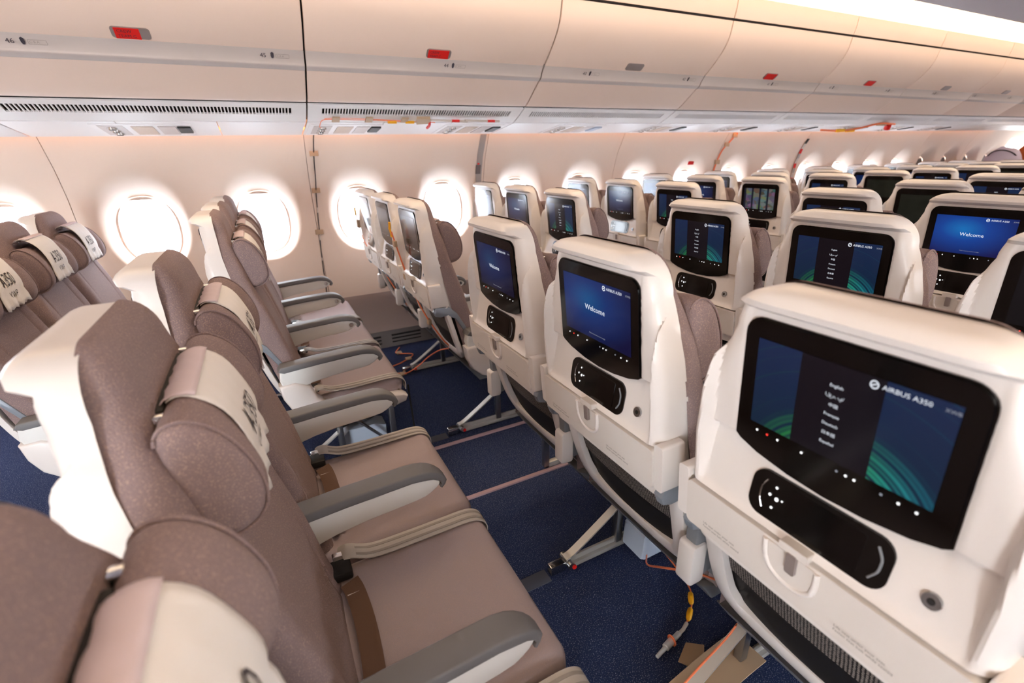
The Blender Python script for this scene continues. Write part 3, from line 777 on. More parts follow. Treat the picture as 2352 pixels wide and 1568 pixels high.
# seat cushion
def seat_cushion():
    nx, ny = 26, 25; V, F = [], []
    prof = [(.215, .345), (.205, .37), (.212, .395), (.235, .405)]+[(x, float(np.interp(x, [.235, .35, .5, .6], [.400, .402, .412, .419]))) for x in np.linspace(.26, .588, 12)]+[(.606, .417), (.622, .406), (.630, .388), (.627, .368), (.616, .352), (.598, .345)]
    ys = np.linspace(-1, 1, ny); ys = np.sign(ys)*(1-(1-abs(ys))**1.5)
    for x, z in prof:
        for s in ys:
            e = abs(s); edge = max(0, (e-.86)/.14); dz = -.022*edge**2.2*(1 if z > .36 else -.3)
            bow = -.008*(1-e*e)*(1 if z > .39 else 0)
            seam = -.004*math.exp(-((e-.80)/.012)**2) if z > .4 else 0
            xx = x-.012*edge**2*(1 if x > .5 else -1)
            V.append((xx, s*.232, z+dz+bow+seam))
    m = len(prof)
    for i in range(m-1):
        for j in range(ny-1): F.append((i*ny+j, i*ny+j+1, (i+1)*ny+j+1, (i+1)*ny+j))
    F.append([i*ny for i in range(m)]); F.append([i*ny+ny-1 for i in range(m)][::-1]); F.append([j for j in range(ny)][::-1]+[]) if False else None
    for j in range(ny-1): F.append(((m-1)*ny+j, (m-1)*ny+j+1, j+1, j))
    return fix(me('seat_cushion', V, F, 'fabric_smooth_lit'), 45)
S['seat_cushion'] = seat_cushion()
S['seat_pan'] = prism('seat_pan', [(.17, .37), (.22, .345), (.60, .345), (.585, .315), (.50, .30), (.22, .30)], 'y', -.225, .225, 'grey_plastic', .006)
# headrest: D-shaped bolster with flat-sided wings, hollowed between them
HP = [(.099, 1.040), (.106, 1.058), (.122, 1.066), (.143, 1.062), (.168, 1.040), (.188, 1.003), (.199, .962), (.197, .926), (.180, .900), (.152, .887), (.127, .889), (.113, .915), (.106, .955), (.101, 1.0)]
def closed_curve(pts, n):
    P = [Vector((a, b, 0)) for a, b in pts]; m = len(P); out = []
    for i in range(m):
        a, b, c, d = P[(i-1) % m], P[i], P[(i+1) % m], P[(i+2) % m]
        for k in range(n):
            t = k/n; q = .5*((2*b)+(-a+c)*t+(2*a-5*b+4*c-d)*t*t+(-a+3*b-3*c+d)*t**3); out.append((q.x, q.y))
    return np.array(out)
HC = closed_curve(HP, 4); NH = len(HC)
_t = np.roll(HC, -1, 0)-np.roll(HC, 1, 0); _t /= np.linalg.norm(_t, axis=1)[:, None]; HN = np.stack([-_t[:, 1], _t[:, 0]], 1)   # outward
if ((HC+HN*.01-HC.mean(0))**2).sum() < ((HC-HC.mean(0))**2).sum(): HN = -HN
HWD = .176
def hr_pt(y, i, off=0):
    """i = position along the section (float): 0 back top, runs over the top to the front, bottom and back"""
    i0 = int(math.floor(i)) % NH; f = i-math.floor(i); c = HC[i0]*(1-f)+HC[(i0+1) % NH]*f; n = HN[i0]*(1-f)+HN[(i0+1) % NH]*f
    k = .86+.14*sst(.09, .14, abs(y)); zc = .965; kz = .95+.05*sst(.09, .14, abs(y))
    p = c+n*off-np.array((0, .008))
    return (.094+(p[0]-.10)*k, y, zc+(p[1]-zc)*kz)
def headrest():
    ys = list(np.linspace(-(HWD-.02), HWD-.02, 31)); V, F = [], []; rings = []
    arc = [(HWD-.02+.02*math.sin(a), -.02*(1-math.cos(a))) for a in np.linspace(0, math.pi/2, 6)[1:]]
    seq = [(-y, o) for y, o in arc[::-1]]+[(y, 0) for y in ys]+arc
    for y, o in seq:
        for i in range(NH): V.append(hr_pt(y, i, o))
    n = len(seq)
    for r in range(n-1):
        for i in range(NH): F.append((r*NH+i, r*NH+(i+1) % NH, (r+1)*NH+(i+1) % NH, (r+1)*NH+i))
    F += [list(range(NH)), [(n-1)*NH+i for i in range(NH)]]
    return fix(me('headrest', V, F, 'fabric'), 60)
S['headrest'] = headrest()
for sg, nm in ((1, 'piping_a'), (-1, 'piping_b')):
    S[nm] = tube('piping', [hr_pt(sg*(HWD-.008), i, -.001) for i in np.linspace(0, NH*.85, 30)], .0022, 'fabric', 6)
S['headrest_bracket'] = box('headrest_bracket', (.080, .100), (-.11, .11), (1.0, 1.05), 'dark', .004)
for sg, nm in ((1, 'bracket_pin_a'), (-1, 'bracket_pin_b')): S[nm] = box('bracket_pin', (.078, .104), (sg*.125-.008, sg*.125+.008), (1.032, 1.052), 'chrome', .004)
# cover cloth
def cover_meshes():
    CW = .092
    def sheet(name, ids, m, off, hang=None):
        ss = np.linspace(-CW, CW, 17); V, F = [], []
        for j, i in enumerate(ids):
            for q, y in enumerate(ss): V.append(hr_pt(y, i, off+.0011*math.sin(q*1.7+j*.9)))
        nr = len(ids)
        if hang:
            for k, dz in enumerate(hang):
                for q, y in enumerate(ss):
                    x, y, z = hr_pt(y, ids[-1], off); V.append((x+.002*(k+1)+.003*math.sin(q*1.3), y*1.02, z-dz-.004*math.sin(q*2.1)))
                nr += 1
        n = len(ss)
        F = [(r*n+c, r*n+c+1, (r+1)*n+c+1, (r+1)*n+c) for r in range(nr-1) for c in range(n-1)]
        d = me(name, V, F, m, True); bm = bmesh.new(); bm.from_mesh(d)
        bmesh.ops.recalc_face_normals(bm, faces=bm.faces); bmesh.ops.solidify(bm, geom=bm.faces[:], thickness=.0012); bm.to_mesh(d); bm.free()
        d.polygons.foreach_set('use_smooth', [True]*len(d.polygons)); return d
    a = sheet('cover_front', list(np.linspace(5, 27, 16)), 'cover_cloth', .0035, [.015, .03, .045])
    b = sheet('cover_band', list(np.linspace(2.5, 12, 8)), 'cover_band', .0072)
    pr2 = join('print', [text_mesh('print', 'cover', 'ink_cover', (0, 0, .0), (0, 1, 0), (0, 0, 1)), text_mesh('print', 'coverx', 'ink_cover', (0, 0, -.04), (0, 1, 0), (0, 0, 1))])
    for v in pr2.vertices:      # wrap the print on the lower front
        i = 22.5-v.co.z/.0075; y = max(-CW, min(CW, v.co.y*.95)); q = hr_pt(y, min(i, 27), .0062); dz = max(0, i-27)*.0075
        v.co = (q[0], y, q[2]-dz)
    return a, b, pr2
COVER = cover_meshes()
# armrest
def arm_meshes():
    body = [(.155, .562), (.30, .566), (.40, .569), (.46, .572), (.485, .570), (.505, .566), (.522, .557), (.537, .545), (.530, .535), (.522, .528), (.507, .520), (.490, .513), (.46, .509), (.42, .506), (.34, .500), (.27, .490), (.22, .477), (.185, .466), (.160, .480), (.148, .52)]
    pad = [(.148, .560), (.16, .578), (.30, .588), (.40, .592), (.45, .594), (.475, .593), (.495, .590), (.512, .584), (.528, .574), (.540, .562), (.548, .549), (.552, .537), (.546, .528), (.535, .522), (.530, .528), (.534, .536), (.528, .548), (.512, .560), (.485, .567), (.46, .570), (.40, .567), (.30, .562), (.17, .552)]
    a, b = prism('arm_body', body, 'y', -.022, .022, 'arm_white', .006, 3), prism('arm_pad', pad, 'y', -.029, .029, 'arm_grey', .006, 3)
    for d in (a, b):
        for v in d.vertices:
            if v.co.x > .47: v.co.y *= math.sqrt(max(.12, 1-((v.co.x-.47)/.088)**2))
    return a, b
S['arm_body'], S['arm_pad'] = arm_meshes()
S['arm_cap'] = prism('arm_cap', [(.155, .480), (.160, .440), (.185, .425), (.215, .44), (.225, .478), (.20, .50), (.17, .50)], 'y', -.02, .02, 'grey_plastic', .005)
S['arm_pivot'] = prism('arm_pivot', [(.10, .46), (.09, .52), (.085, .62), (.10, .68), (.13, .70), (.15, .66), (.165, .56), (.16, .47)], 'y', -.015, .015, 'grey_plastic', .005)
S['pivot_cover'] = prism('pivot_cover', rrect(.076, .118, .455, .560, .010, 4), 'y', -.021, .021, 'cream_shell', .006)
S['arm_button'] = disc('arm_button', (.505, -.026, .543), .0105, .006, 'y', 'chrome')
fair = [(.140, .50), (.148, .44), (.172, .385), (.215, .345), (.28, .322), (.40, .310), (.58, .300), (.625, .312), (.635, .335), (.615, .352), (.56, .358), (.36, .372), (.305, .388), (.272, .418), (.252, .480), (.20, .505)]
S['fairing'] = prism('fairing', fair, 'y', -.03, .03, 'cream_shell', .011, 3)
# seat belt, for the centre block orientation (sg=1) and mirrored (sg=-1)
def belt(sg):
    y = lambda v: v*sg
    strap = ribbon('belt_strap', [(.272, y(-.15), .405), (.276, y(-.12), .418), (.281, y(-.06), .417), (.284, y(.02), .417), (.280, y(.10), .420), (.272, y(.135), .426)], (1, 0, .12), .042, .003, 'belt_brown')
    buckle = box('buckle', (.236, .284), (y(.178)-.026, y(.178)+.026), (.414, .438), 'dark', .005)
    clip = join('belt_clip', [box('b', (.246, .276), (y(.212)-.016, y(.212)+.016), (.424, .438), 'chrome', .003)])
    pin = tube('anchor_pin', [(.268, y(-.165), .405), (.268, y(-.145), .409)], .009, 'chrome', 10, False)
    web = ribbon('belt_webbing', [(.258, y(.222), .430), (.285, y(.215), .440), (.34, y(.212), .420), (.43, y(.212), .417), (.52, y(.210), .420), (.59, y(.210), .420), (.622, y(.210), .408), (.638, y(.21), .385), (.636, y(.21), .35)], (0, 1, .05), .048, .0025, 'belt_grey')
    stripes = [ribbon('webbing_stripe', [(.30, y(.213+q), .4365), (.34, y(.212+q), .4225), (.43, y(.212+q), .4195), (.52, y(.210+q), .4225), (.59, y(.210+q), .4225), (.623, y(.210+q), .410), (.6395, y(.21+q), .385), (.6378, y(.21+q), .352)], (0, 1, .05), .007, .001, 'belt_stripe') for q in (-.011, .011)]
    st = []
    for v in (-.125, .105):
        for k in (0, 1): st.append(ribbon('s', [(.262, y(v+.008*k), .4195), (.280, y(v+.008*k), .4215), (.299, y(v+.008*k), .4235)], (0, 1, 0), .004, .001, 'stitch', smooth=False))
    return dict(belt_strap=strap, buckle=buckle, belt_clip=clip, anchor_pin=pin, belt_webbing=web, stripe_a=stripes[0], stripe_b=stripes[1], stitching=join('stitching', st))
BELT = {1: belt(1), -1: belt(-1)}
PARTS = ['back_shell', 'back_cushion', 'lower_back', 'headphone_jack', 'tray_table', 'lower_frame', 'literature_pocket', 'seat_cushion', 'seat_pan', 'headrest', 'headrest_bracket']
def seat(label, x, y, sgn_belt, screen, texts, arms, aisle, group, zscale=1., detail=True):
    t = empty('airplane_seat', (x, y, 0)); t.scale = (1, 1, zscale)
    tag(t, label, 'seat', group)
    o = {}
    for p in PARTS: o[p] = ob(p, S[p], t)
    m = ob('monitor', S['monitor'], t); ob('display', DISP[screen], m)
    if detail: ob('touch_icons', S['touch_icons'], m)
    if texts:
        ob('logo', S['logo'], m)
        if screen == 'screen_menu': ob('screen_text', S['menu_text'], m)['kind'] = 'stuff'
        else: ob('screen_text', S['welcome_text'], m); ob('hint_text', S['hint_text'], m)
    h = ob('handset', S['handset'], t)
    if detail:
        ob('handset_screen', S['handset_screen'], h); ob('handset_rim', S['handset_rim'], h); ob('handset_rim', S['handset_rim_b'], h); ob('handset_keys', S['handset_keys'], h)
        ob('jack_hole', S['jack_hole'], o['headphone_jack']); ob('placard_text', S['placard_text'], o['tray_table']); ob('placard_text', S['placard_text_b'], o['tray_table'])
        ob('latch_well', S['latch_well'], o['tray_table']); ob('latch_recess', S['latch_recess'], o['tray_table']); ob('tray_latch', S['tray_latch'], o['tray_table'])
        ob('pocket_net', S['pocket_net'], o['literature_pocket']); ob('pocket_band', S['pocket_band'], o['literature_pocket'])
        ob('piping', S['piping_a'], o['headrest']); ob('piping', S['piping_b'], o['headrest']); ob('bracket_pin', S['bracket_pin_a'], o['headrest_bracket']); ob('bracket_pin', S['bracket_pin_b'], o['headrest_bracket'])
        for k, d in BELT[sgn_belt].items():
            if k[:6] not in ('stitch', 'stripe'): o[k] = ob(k, d, t)
        for q in ('stripe_a', 'stripe_b'): ob('webbing_stripe', BELT[sgn_belt][q], o['belt_webbing'])
        ob('stitching', BELT[sgn_belt]['stitching'], o['belt_strap'])['kind'] = 'stuff'
    for q in 'lr': ob('tray_end', S['tray_end_'+q], t); ob('tray_arm', S['tray_arm_'+q], t)
    for ay, button in arms:
        a = ob('armrest', S['arm_body'], t, (0, ay, 0)); ob('arm_pad', S['arm_pad'], a); ob('arm_cap', S['arm_cap'], a); 
        if not (aisle and ay*aisle > 0): ob('arm_pivot', S['arm_pivot'], a); ob('pivot_cover', S['pivot_cover'], a)
        if button: ob('arm_button', S['arm_button'], a)
    if aisle: ob('fairing', S['fairing'], t, (0, aisle*SP/2, 0))
    return t
# ---- which screen shows what
SCR = {('F', 44): 'screen_menu', ('E', 44): 'screen_welcome_mid', ('D', 44): 'screen_welcome_dim', ('D', 43): 'screen_menu', ('E', 43): 'screen_menu', ('F', 43): 'screen_off',
       ('D', 42): 'screen_menu', ('E', 42): 'screen_welcome', ('D', 41): 'screen_film', ('E', 41): 'screen_menu', ('D', 40): 'screen_menu', ('C', 41): 'screen_media',
       ('C', 42): 'screen_menu', ('C', 39): 'screen_film', ('C', 40): 'screen_menu', ('C', 38): 'screen_menu', ('C', 37): 'screen_menu', ('C', 36): 'screen_film',
       ('A', 44): 'screen_off', ('B', 44): 'screen_off', ('C', 44): 'screen_off'}
WHAT = {'screen_menu': 'language menu screen', 'screen_welcome': 'bright blue Welcome screen', 'screen_welcome_mid': 'violet blue Welcome screen', 'screen_welcome_dim': 'dim Welcome screen', 'screen_off': 'blank screen', 'screen_film': 'dark film screen', 'screen_media': 'colourful picture menu screen'}
def rowname(r):
    if r == 46: return 'row at the far left edge'
    if r == 45: return 'row facing right at left'
    return '%s row of seat backs' % ORD[44-r]
COVERS = []
for r, x in CENTRE_ROWS.items():
    for s_, k in (('D', 1), ('E', 0), ('F', -1)):
        if (s_ == 'F' and r < 43) or (s_ == 'E' and r < 40): continue
        sc = SCR.get((s_, r), 'screen_menu')
        pos = {'D': 'aisle seat', 'E': 'middle seat', 'F': 'nearest seat'}[s_]
        lab = '%s of the centre block, %s' % (pos, rowname(r)) + (', '+WHAT[sc] if r < 45 else ', taupe with winged headrest')
        arms = [(-SP/2, False)]+([(SP/2, False)] if s_ == 'D' else [])
        seat(lab, x, YC+k*SP, 1, sc, sc in ('screen_menu', 'screen_welcome', 'screen_welcome_mid', 'screen_welcome_dim'), arms, 0, 'centre block seats', {45: .985}.get(r, 1) if s_ != 'F' or r != 45 else .968, r >= 41)
        if r == 45: COVERS.append((x, YC+k*SP, lab.split(',')[0]+' facing right', .968 if s_ == 'F' else .985))
for r, x in WINDOW_ROWS.items():
    for s_, k in (('A', 1), ('B', 0), ('C', -1)):
        sc = SCR.get((s_, r), 'screen_welcome_dim' if s_ != 'C' else 'screen_menu')
        pos = {'A': 'window seat', 'B': 'middle seat', 'C': 'aisle seat'}[s_]
        lab = '%s beside the windows block, %s' % (pos, rowname(r)) + (', '+WHAT[sc] if r < 45 else ', taupe with winged headrest')
        lab = lab.replace('beside the windows block', 'of the window-side block')
        arms = [(-SP/2, s_ != 'C')]+([(SP/2, True)] if s_ == 'A' else [])
        zs = 1-max(0, x-2.4)*.0065 if r < 46 else .972
        seat(lab, x, YB+k*SP, -1, sc, sc in ('screen_menu', 'screen_welcome', 'screen_welcome_mid', 'screen_welcome_dim') and r > 36, arms, -1 if s_ == 'C' else 0, 'window block seats', zs, r >= 41)
        if r >= 45 or (r == 44 and s_ == 'C'): COVERS.append((x, YB+k*SP, pos+' by the windows, '+{46:'far left edge',45:'facing right',44:'first seat backs'}[r], 1))
for x, y, txt, zs in COVERS:
    c = empty('headrest_cover', (x, y, 0)); c.scale.z = zs; tag(c, 'white printed headrest cover on the '+txt, 'headrest cover', 'headrest covers')
    ob('cover_front', COVER[0], c); ob('cover_band', COVER[1], c); ob('print', COVER[2], c)
# ---- seat row frames: tubes and legs
def leg_set(y, box_side=0):
    L = {}
    L['base_rail'] = join('base_rail', [box('b', (.13, .60), (y-.016, y+.016), (.004, .022), 'alu', .003), box('b', (.13, .60), (y-.004, y+.004), (.02, .042), 'alu', .001)])
    L['rear_strut'] = ribbon('rear_strut', [(.115, y, .045), (.16, y, .065), (.31, y, .165), (.335, y, .195), (.34, y, .31)], (0, 1, 0), .028, .006, 'alu', 5)
    L['rear_post'] = box('rear_post', (.325, .352), (y-.012, y+.012), (.02, .315), 'steel', .003); L['front_post'] = box('front_post', (.56, .585), (y-.012, y+.012), (.02, .315), 'steel', .003)
    L['brace'] = ribbon('brace', [(.35, y, .29), (.56, y, .05)], (0, 1, 0), .02, .008, 'steel', smooth=False)
    L['foot_clamp'] = join('foot_clamp', [box('b', (.055, .115), (y-.014, y+.014), (.003, .04), 'chrome', .004), tube('c', [(.125, y-.03, .03), (.125, y+.03, .03)], .012, 'steel', 10, False)])
    L['foot_bolt'] = disc('foot_bolt', (.135, y-.034, .024), .008, .008, 'y', 'red_card', 12)
    return L
def frame(label, x, ys, y0, y1, boxes, post=None):
    t = empty('seat_undercarriage', (x, 0, 0)); tag(t, label, 'seat legs', 'seat legs under the rows')
    for tx in (.335, .575): ob('cross_tube', tube('cross_tube', [(tx, y0, .315), (tx, y1, .315)], .02, 'steel', 12, False), t)
    for y in ys:
        parts = leg_set(y); o = ob('leg', parts.pop('rear_strut'), t)
        for k, d in parts.items(): ob(k, d, o)
    if post is not None:
        o = ob('aisle_post', box('aisle_post', (.335, .362), (post-.012, post+.012), (.01, .315), 'steel', .003), t)
        ob('base_rail', box('base_rail', (.36, .60), (post-.012, post+.012), (.004, .03), 'alu', .003), o)
    for y in boxes:
        b_ = ob('equipment_box', prism('equipment_box', [(.345, .03), (.36, .02), (.53, .02), (.55, .05), (.55, .125), (.50, .145), (.38, .145), (.35, .12)], 'y', y-.05, y+.05, 'box_blue', .006), t)
        ob('cable', tube('cable', [(.36, y, .145), (.40, y-.02, .17), (.5, y-.03, .18), (.55, y, .25)], .007, 'dark', 8), b_)
for r, x in CENTRE_ROWS.items():
    if r >= 42: frame('metal legs and tubes under the centre block, %s' % rowname(r), x, (1.02, .51), YC-.72, YC+.72, (.95,) if r in (44, 43) else (1.42,), 1.53)
for r, x in WINDOW_ROWS.items():
    if r >= 42: frame('metal legs and tubes under the window block, %s' % rowname(r), x, (2.86, 2.0), YB-.72, YB+.72, (2.10,) if r == 45 else ())

# ================================================================== FLOOR FITTINGS
for nm, y, lab in (('aisle_strip', 1.507, 'thin pinkish metal strip along the carpet beside the centre seats'), ('aisle_strip', 1.918, 'thin pinkish metal strip along the carpet beside the window block')):
    tag(ob(nm, prism(nm, [(y-.011, .0), (y-.009, .006), (y+.009, .006), (y+.011, .0)], 'x', X_BACK+.1, 10.5, 'track_strip')), lab, 'floor strip', 'aisle floor strips')
k = 0
for y in (1.02, 2.0, .51, 2.86):
    for x, r in ((.632, 'first'), (-.17, 'rear')):
        tag(ob('track_cover', box('track_cover', (x-.34, x+.05), (y-.026, y+.026), (.0, .004), 'track_cover', .001)),
            'flat dark grey floor track cover, %s, %s row' % ({1.02: 'between aisle and middle centre seats', 2.0: 'under window block aisle seats', .51: 'beside nearest centre seats', 2.86: 'close to the window wall'}[y], r), 'track cover', 'floor track covers')

# ================================================================== LOOSE CABLES, TAPES AND NOTES
def wall_pt(x, z, off=.006): return (x, ywall(z)-off, z)
# black and white wire taped down the wall seam
wp = [(.442, 1.47), (.436, 1.42), (.428, 1.32), (.422, 1.2), (.412, 1.1), (.404, 1.0), (.396, .9), (.388, .8), (.38, .7), (.374, .6), (.37, .5), (.366, .44)]
wr = empty('wall_wire'); tag(wr, 'thin black and white wire taped down the wall between two windows', 'wire')
ob('wire', tube('wire', [wall_pt(*q) for q in wp], .0035, 'cable_black', 6), wr)
for a, b_ in ((.985, 1.02), (.80, .835), (.66, .68), (.5, .56)):
    ob('white_sleeve', tube('white_sleeve', [wall_pt(float(np.interp(z, [q[1] for q in wp][::-1], [q[0] for q in wp][::-1])), z) for z in np.linspace(a, b_, 4)], .0045, 'stitch', 6), wr)
for z in (1.36, 1.13, .855):
    x = float(np.interp(z, [q[1] for q in wp][::-1], [q[0] for q in wp][::-1])); y = ywall(z)-.008
    ob('tape', box('tape', (x-.026, x+.026), (y-.003, y+.006), (z-.016, z+.016), 'tape_tan', .001), wr)
# grey tape strip down the wall between windows
def wall_band(name, x0, x1, z0, z1, off, m, n=10):
    zs = np.linspace(z0, z1, n); pts = [(ywall(z)-off, z) for z in zs]; pts = pts+[(y+.002, z) for y, z in pts[::-1]]
    return prism(name, pts, 'x', x0, x1, m)
tp = tag(ob('wall_tape', wall_band('wall_tape', 1.585, 1.632, .78, 1.465, .006, 'tape_grey')), 'grey adhesive tape strip running down the wall seam beside a window', 'tape')
ob('tape_patch', wall_band('tape_patch', 1.580, 1.620, 1.19, 1.255, .009, 'return_grey'), tp); ob('red_mark', wall_band('red_mark', 1.592, 1.608, 1.258, 1.268, .009, 'red_card'), tp)
wn_ = WIN0+WINP*7
tag(ob('window_note', wall_band('window_note', wn_-.02, wn_+.055, 1.185, 1.24, -.03, 'red_card')), 'small red paper note stuck above a window further forward', 'note')
# striped red and white strap and orange cable, further forward
st = empty('striped_strap'); tag(st, 'red and white banded strap taped on the wall between far windows', 'strap')
zz = np.linspace(.95, 1.40, 10)
for i in range(9):
    xx = 5.47+.0*i
    ob('band', wall_band('band', xx-.02, xx+.02, zz[i], zz[i+1]-.002, .012, ('red_card', 'stitch', 'tape_grey')[i % 3] if i not in (8,) else 'dark', 4), st)
oc = empty('wall_cable'); tag(oc, 'orange cable taped down the wall further forward, red tape bits', 'cable')
ob('cable', tube('cable', [wall_pt(4.30, 1.46), wall_pt(4.27, 1.4), wall_pt(4.22, 1.3), wall_pt(4.20, 1.15), wall_pt(4.19, 1.0)], .008, 'cable_orange', 6), oc)
for x, z in ((4.28, 1.44), (4.235, 1.36), (4.205, 1.2)):
    ob('tape', box('tape', (x-.03, x+.03), (ywall(z)-.018, ywall(z)-.004), (z-.02, z+.02), 'tape_tan', .002), oc)
# orange cable along the vent above the second window
def vp(x, s, off=.006): p, tt = P_on(PR_VENT, s); n = Vector((tt.y, -tt.x)); q = p+n*off; return (x, q.x, q.y)
bc = empty('bin_cable'); tag(bc, 'thin orange test cable taped below the air vent, with yellow labels', 'cable')
ob('cable', tube('cable', [psu_pt(.45, .3, .006), psu_pt(.44, .08, .012), vp(.45, .85), vp(.50, .78), vp(.60, .80), vp(.75, .82), vp(.90, .9), vp(1.02, .9), vp(1.10, .97)], .0022, 'cable_orange', 6), bc)
ob('cable', tube('cable', [vp(.46, .74), vp(.52, .70), vp(.7, .74), vp(.85, .82), vp(.98, .9)], .0018, 'cable_orange', 6), bc)
for x in (.52, .70, .905): 
    d = []
    V = [vp(x+a, s, h) for h in (.004, .011) for a, s in ((-.02, .62), (.02, .62), (.02, .92), (-.02, .92))]
    ob('tape', fix(me('tape', V, [(0, 1, 2, 3), (7, 6, 5, 4), (0, 4, 5, 1), (1, 5, 6, 2), (2, 6, 7, 3), (3, 7, 4, 0)], 'tape_tan')), bc)
for x in (.835, .94): ob('yellow_label', tube('yellow_label', [vp(x-.025, .9, .01), vp(x, .9, .01), vp(x+.025, .9, .01)], .008, 'label_yellow', 8, False), bc)
V = [vp(x, s, h) for h in (.004, .02) for x, s in ((.97, .55), (1.05, .55), (1.06, .9), (.98, .95))]
ob('tape', fix(me('tape', V, [(0, 1, 2, 3), (7, 6, 5, 4), (0, 4, 5, 1), (1, 5, 6, 2), (2, 6, 7, 3), (3, 7, 4, 0)], 'tape_tan')), bc)
ob('tie', tube('tie', [vp(1.055, .8, .016), vp(1.062, 1.0, .02), psu_pt(1.065, .12, .02)], .008, 'red_card', 6), bc)
sb = empty('sensor_rod'); tag(sb, 'clear plastic rods with red bands hanging below the air vent', 'rod')
for a, b_ in ((1.06, 1.30), (1.28, 1.52)):
    ob('rod', tube('rod', [vp(a, .72, .012), vp(b_, .78, .012)], .006, 'lamp_lens', 8, False), sb)
for x in (1.22, 1.46): ob('red_band', tube('red_band', [vp(x-.025, .76, .012), vp(x+.025, .765, .012)], .0078, 'red_card', 8, False), sb)
fc = empty('far_bin_cable'); tag(fc, 'tangle of orange cable and tape under a far overhead bin', 'cable')
ob('cable', tube('cable', [psu_pt(5.3, .6, .01), psu_pt(5.5, .4, .03), psu_pt(5.7, .2, .02), vp(5.8, .7, .02), vp(6.1, .75, .02)], .01, 'cable_orange', 6), fc)
for x in (5.45, 5.62): ob('yellow_label', tube('yellow_label', [psu_pt(x, .42, .03), psu_pt(x+.09, .35, .03)], .016, 'label_yellow', 8, False), fc)
ob('tape', box('tape', (5.84, 5.95), (2.98, 3.03), (1.50, 1.53), 'tape_tan', .004), fc); ob('tie', tube('tie', [vp(6.0, .8, .02), vp(6.02, 1., .05)], .03, 'red_card', 8, False), fc)
# cable lying on the carpet under the near seats
cf = empty('floor_cable'); tag(cf, 'orange cable with yellow labels and metal plug on the carpet', 'cable')
ob('cable', tube('cable', [(.70, .505, .075), (.80, .508, .125), (.92, .508, .20), (.90, .50, .33), (.80, .512, .42), (.725, .522, .47), (.74, .60, .40), (.86, .76, .20), (1.00, .90, .04), (1.055, .955, .014), (1.085, .935, .010), (1.08, .87, .008), (1.065, .80, .008), (1.045, .745, .008), (1.0, .70, .008), (.945, .668, .008)], .0027, 'cable_orange', 8), cf)
for a, b_ in (((1.04, .741), (1.008, .708)), ((.998, .700), (.958, .673))):
    mid = ((a[0]+b_[0])/2, (a[1]+b_[1])/2)
    ob('yellow_label', tube('yellow_label', [(a[0], a[1], .009), (a[0]*.7+mid[0]*.3, a[1]*.7+mid[1]*.3, .011), (mid[0], mid[1], .012), (b_[0]*.7+mid[0]*.3, b_[1]*.7+mid[1]*.3, .011), (b_[0], b_[1], .009)], [.0035, .008, .0095, .008, .0035], 'label_yellow', 10, False), cf)
ob('white_sleeve', tube('white_sleeve', [(.95, .670, .008), (.925, .660, .008), (.905, .656, .009)], .0055, 'stitch', 10, False), cf)
ob('plug', tube('plug', [(.905, .656, .010), (.872, .650, .010), (.87, .6495, .010), (.84, .643, .010), (.838, .6425, .010), (.80, .634, .010)], [.008, .008, .0105, .0105, .0065, .0055], 'plug_metal', 12, False), cf)
ob('orange_tag', disc('orange_tag', (.868, .649, .012), .016, .003, 'x', 'cable_orange', 16), cf)
ob('tape', prism('tape', [(.905, .63), (.945, .60), (.885, .545), (.845, .60)], 'z', .001, .004, 'tape_tan'), cf)
tag(ob('paper_wrap', ribbon('paper_wrap', [(.70, .50, .030), (.80, .505, .046), (.93, .515, .050), (1.02, .52, .048)], (0, 1, 0), .10, .004, 'tape_tan')), 'brown paper tape wrapped over the leg rail of the nearest seats', 'paper tape')
# cable hanging down the backs of the window block, and loops on its leg
wc = empty('seat_cable'); tag(wc, 'thin orange cable taped down the aisle seat back of the window block', 'cable')
x = .632
ob('cable', tube('cable', [(x-.03, YB-SP+.19, .985), (x-.015, YB-SP+.17, .90), (x+.01, YB-SP+.175, .80), (x+.03, YB-SP+.15, .70), (x+.06, YB-SP+.05, .58), (x+.12, YB-SP+.0, .46), (x+.16, YB-SP+.02, .40), (x+.17, 2.4, .30), (x+.2, 2.75, .12), (x+.14, 2.8, .05), (x+.05, 2.82, .012), (x-.02, 2.95, .01), (x+.10, 3.02, .01), (x+.2, 3.12, .01), (x+.1, 3.2, .01), (x+.15, 3.3, .01)], .004, 'cable_orange', 6), wc)
ob('yellow_label', tube('yellow_label', [(x-.032, YB-SP+.20, 1.03), (x-.034, YB-SP+.205, 1.0), (x-.03, YB-SP+.19, .96)], .006, 'label_yellow', 8, False), wc)
for p in ((x-.02, YB-SP+.172, .93), (x+.012, YB-SP+.165, .765), (x+.075, YB-SP+.04, .55)):
    ob('tape', box('tape', (p[0]-.012, p[0]+.004), (p[1]-.018, p[1]+.018), (p[2]-.014, p[2]+.014), 'tape_tan', .002), wc)
for p in ((x+.05, 2.83), (x+.0, 2.92), (x+.15, 3.06), (x+.12, 3.2)):
    ob('tape', box('tape', (p[0]-.02, p[0]+.02), (p[1]-.02, p[1]+.02), (.004, .016), 'tape_tan', .003), wc)
wc2 = empty('seat_cable'); tag(wc2, 'thin orange cable with yellow label on the window seat back', 'cable')
yA = YB+SP
ob('cable', tube('cable', [(x-.03, yA+.15, 1.0), (x-.02, yA+.16, .92), (x, yA+.12, .8), (x+.05, yA-.05, .66), (x+.13, yA-.2, .47), (x+.19, yA-.4, .38)], .004, 'cable_orange', 6), wc2)
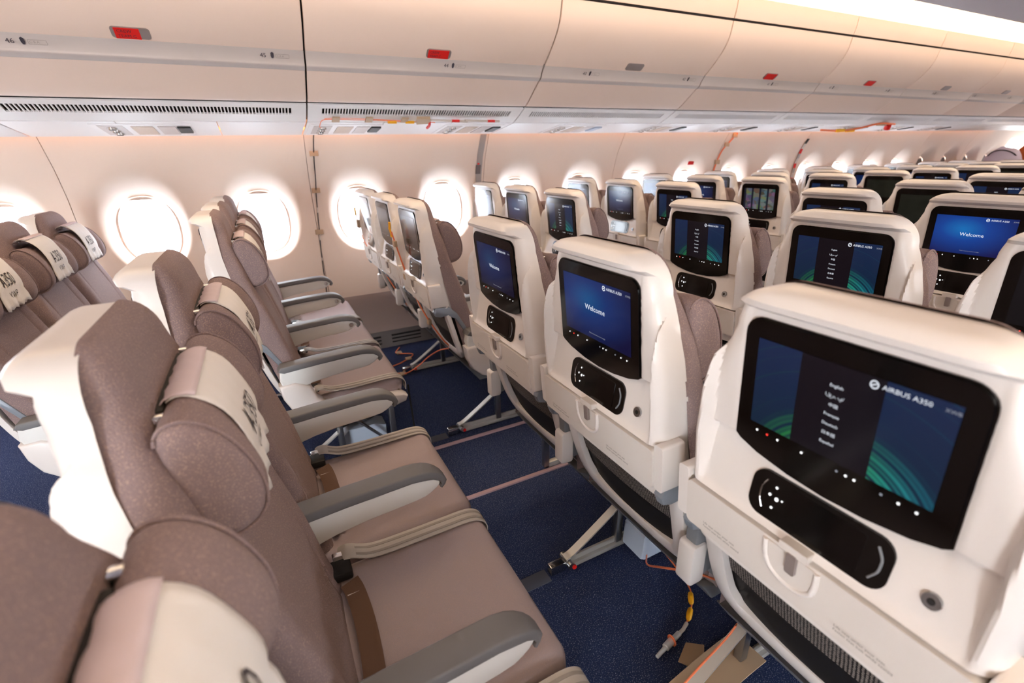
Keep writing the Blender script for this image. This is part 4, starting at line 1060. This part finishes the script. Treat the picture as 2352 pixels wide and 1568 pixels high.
ob('yellow_label', tube('yellow_label', [(x-.032, yA+.145, 1.03), (x-.03, yA+.15, .98)], .006, 'label_yellow', 8, False), wc2)
ob('tape', box('tape', (x-.03, x-.012), (yA+.14, yA+.18), (.90, .95), 'tape_tan', .002), wc2)
# strap hanging from the aisle cushion of the left block
tag(ob('hanging_strap', ribbon('hanging_strap', [(.502, 1.945, .36), (.506, 1.94, .2), (.51, 1.935, .02)], (1, 0, 0), .008, .003, 'dark')), 'thin black strap hanging from the front of the aisle seat cushion', 'strap')
# cloth bundle and rust coloured cushion beside the far door
cbm = bmesh.new(); bmesh.ops.create_uvsphere(cbm, u_segments=20, v_segments=12, radius=1)
for v in cbm.verts: v.co = Vector((v.co.x*.12, v.co.y*.2, max(v.co.z, -.6)*.2)); v.co.z += .01*math.sin(v.co.y*40)
d = bpy.data.meshes.new('cloth_bundle'); cbm.to_mesh(d); cbm.free(); d.materials.append(MATS['lilac_cloth']); d.polygons.foreach_set('use_smooth', [True]*len(d.polygons))
b1 = tag(ob('cloth_bundle', d, None, (9.0, 3.02, 1.05)), 'pale lilac cloth bundle with a dark curved stripe near the far door', 'cloth')
ob('stripe', tube('stripe', [(-.125*math.cos(a), .2*math.sin(a)*.8, .16*math.cos(a*.9)) for a in np.linspace(-1.1, 1.1, 9)], .008, 'ink', 6), b1)
d = prism('rust_cushion', rrect(2.55, 2.95, .95, 1.27, .1, 6), 'x', 9.12, 9.3, 'rust', .03, 3)
tag(ob('rust_cushion', d), 'rust orange cushion behind the lilac cloth near the far door', 'cushion')
# building beyond the windows
bld = empty('hangar'); tag(bld, 'pale building with bluish windows faintly seen through the cabin windows', 'building')
ob('hangar_wall', box('hangar_wall', (-30, 45), (42, 44), (-6, 9), 'outside_white'), bld)
for i in range(14): ob('hangar_window', box('hangar_window', (-26+5*i, -23.2+5*i), (41.8, 42), (-.2, 1.0), 'outside_blue'), bld)
tag(ob('ground', box('ground', (-60, 90), (5, 60), (-6.1, -6), 'outside_white')), 'pale apron outside', kind='structure')
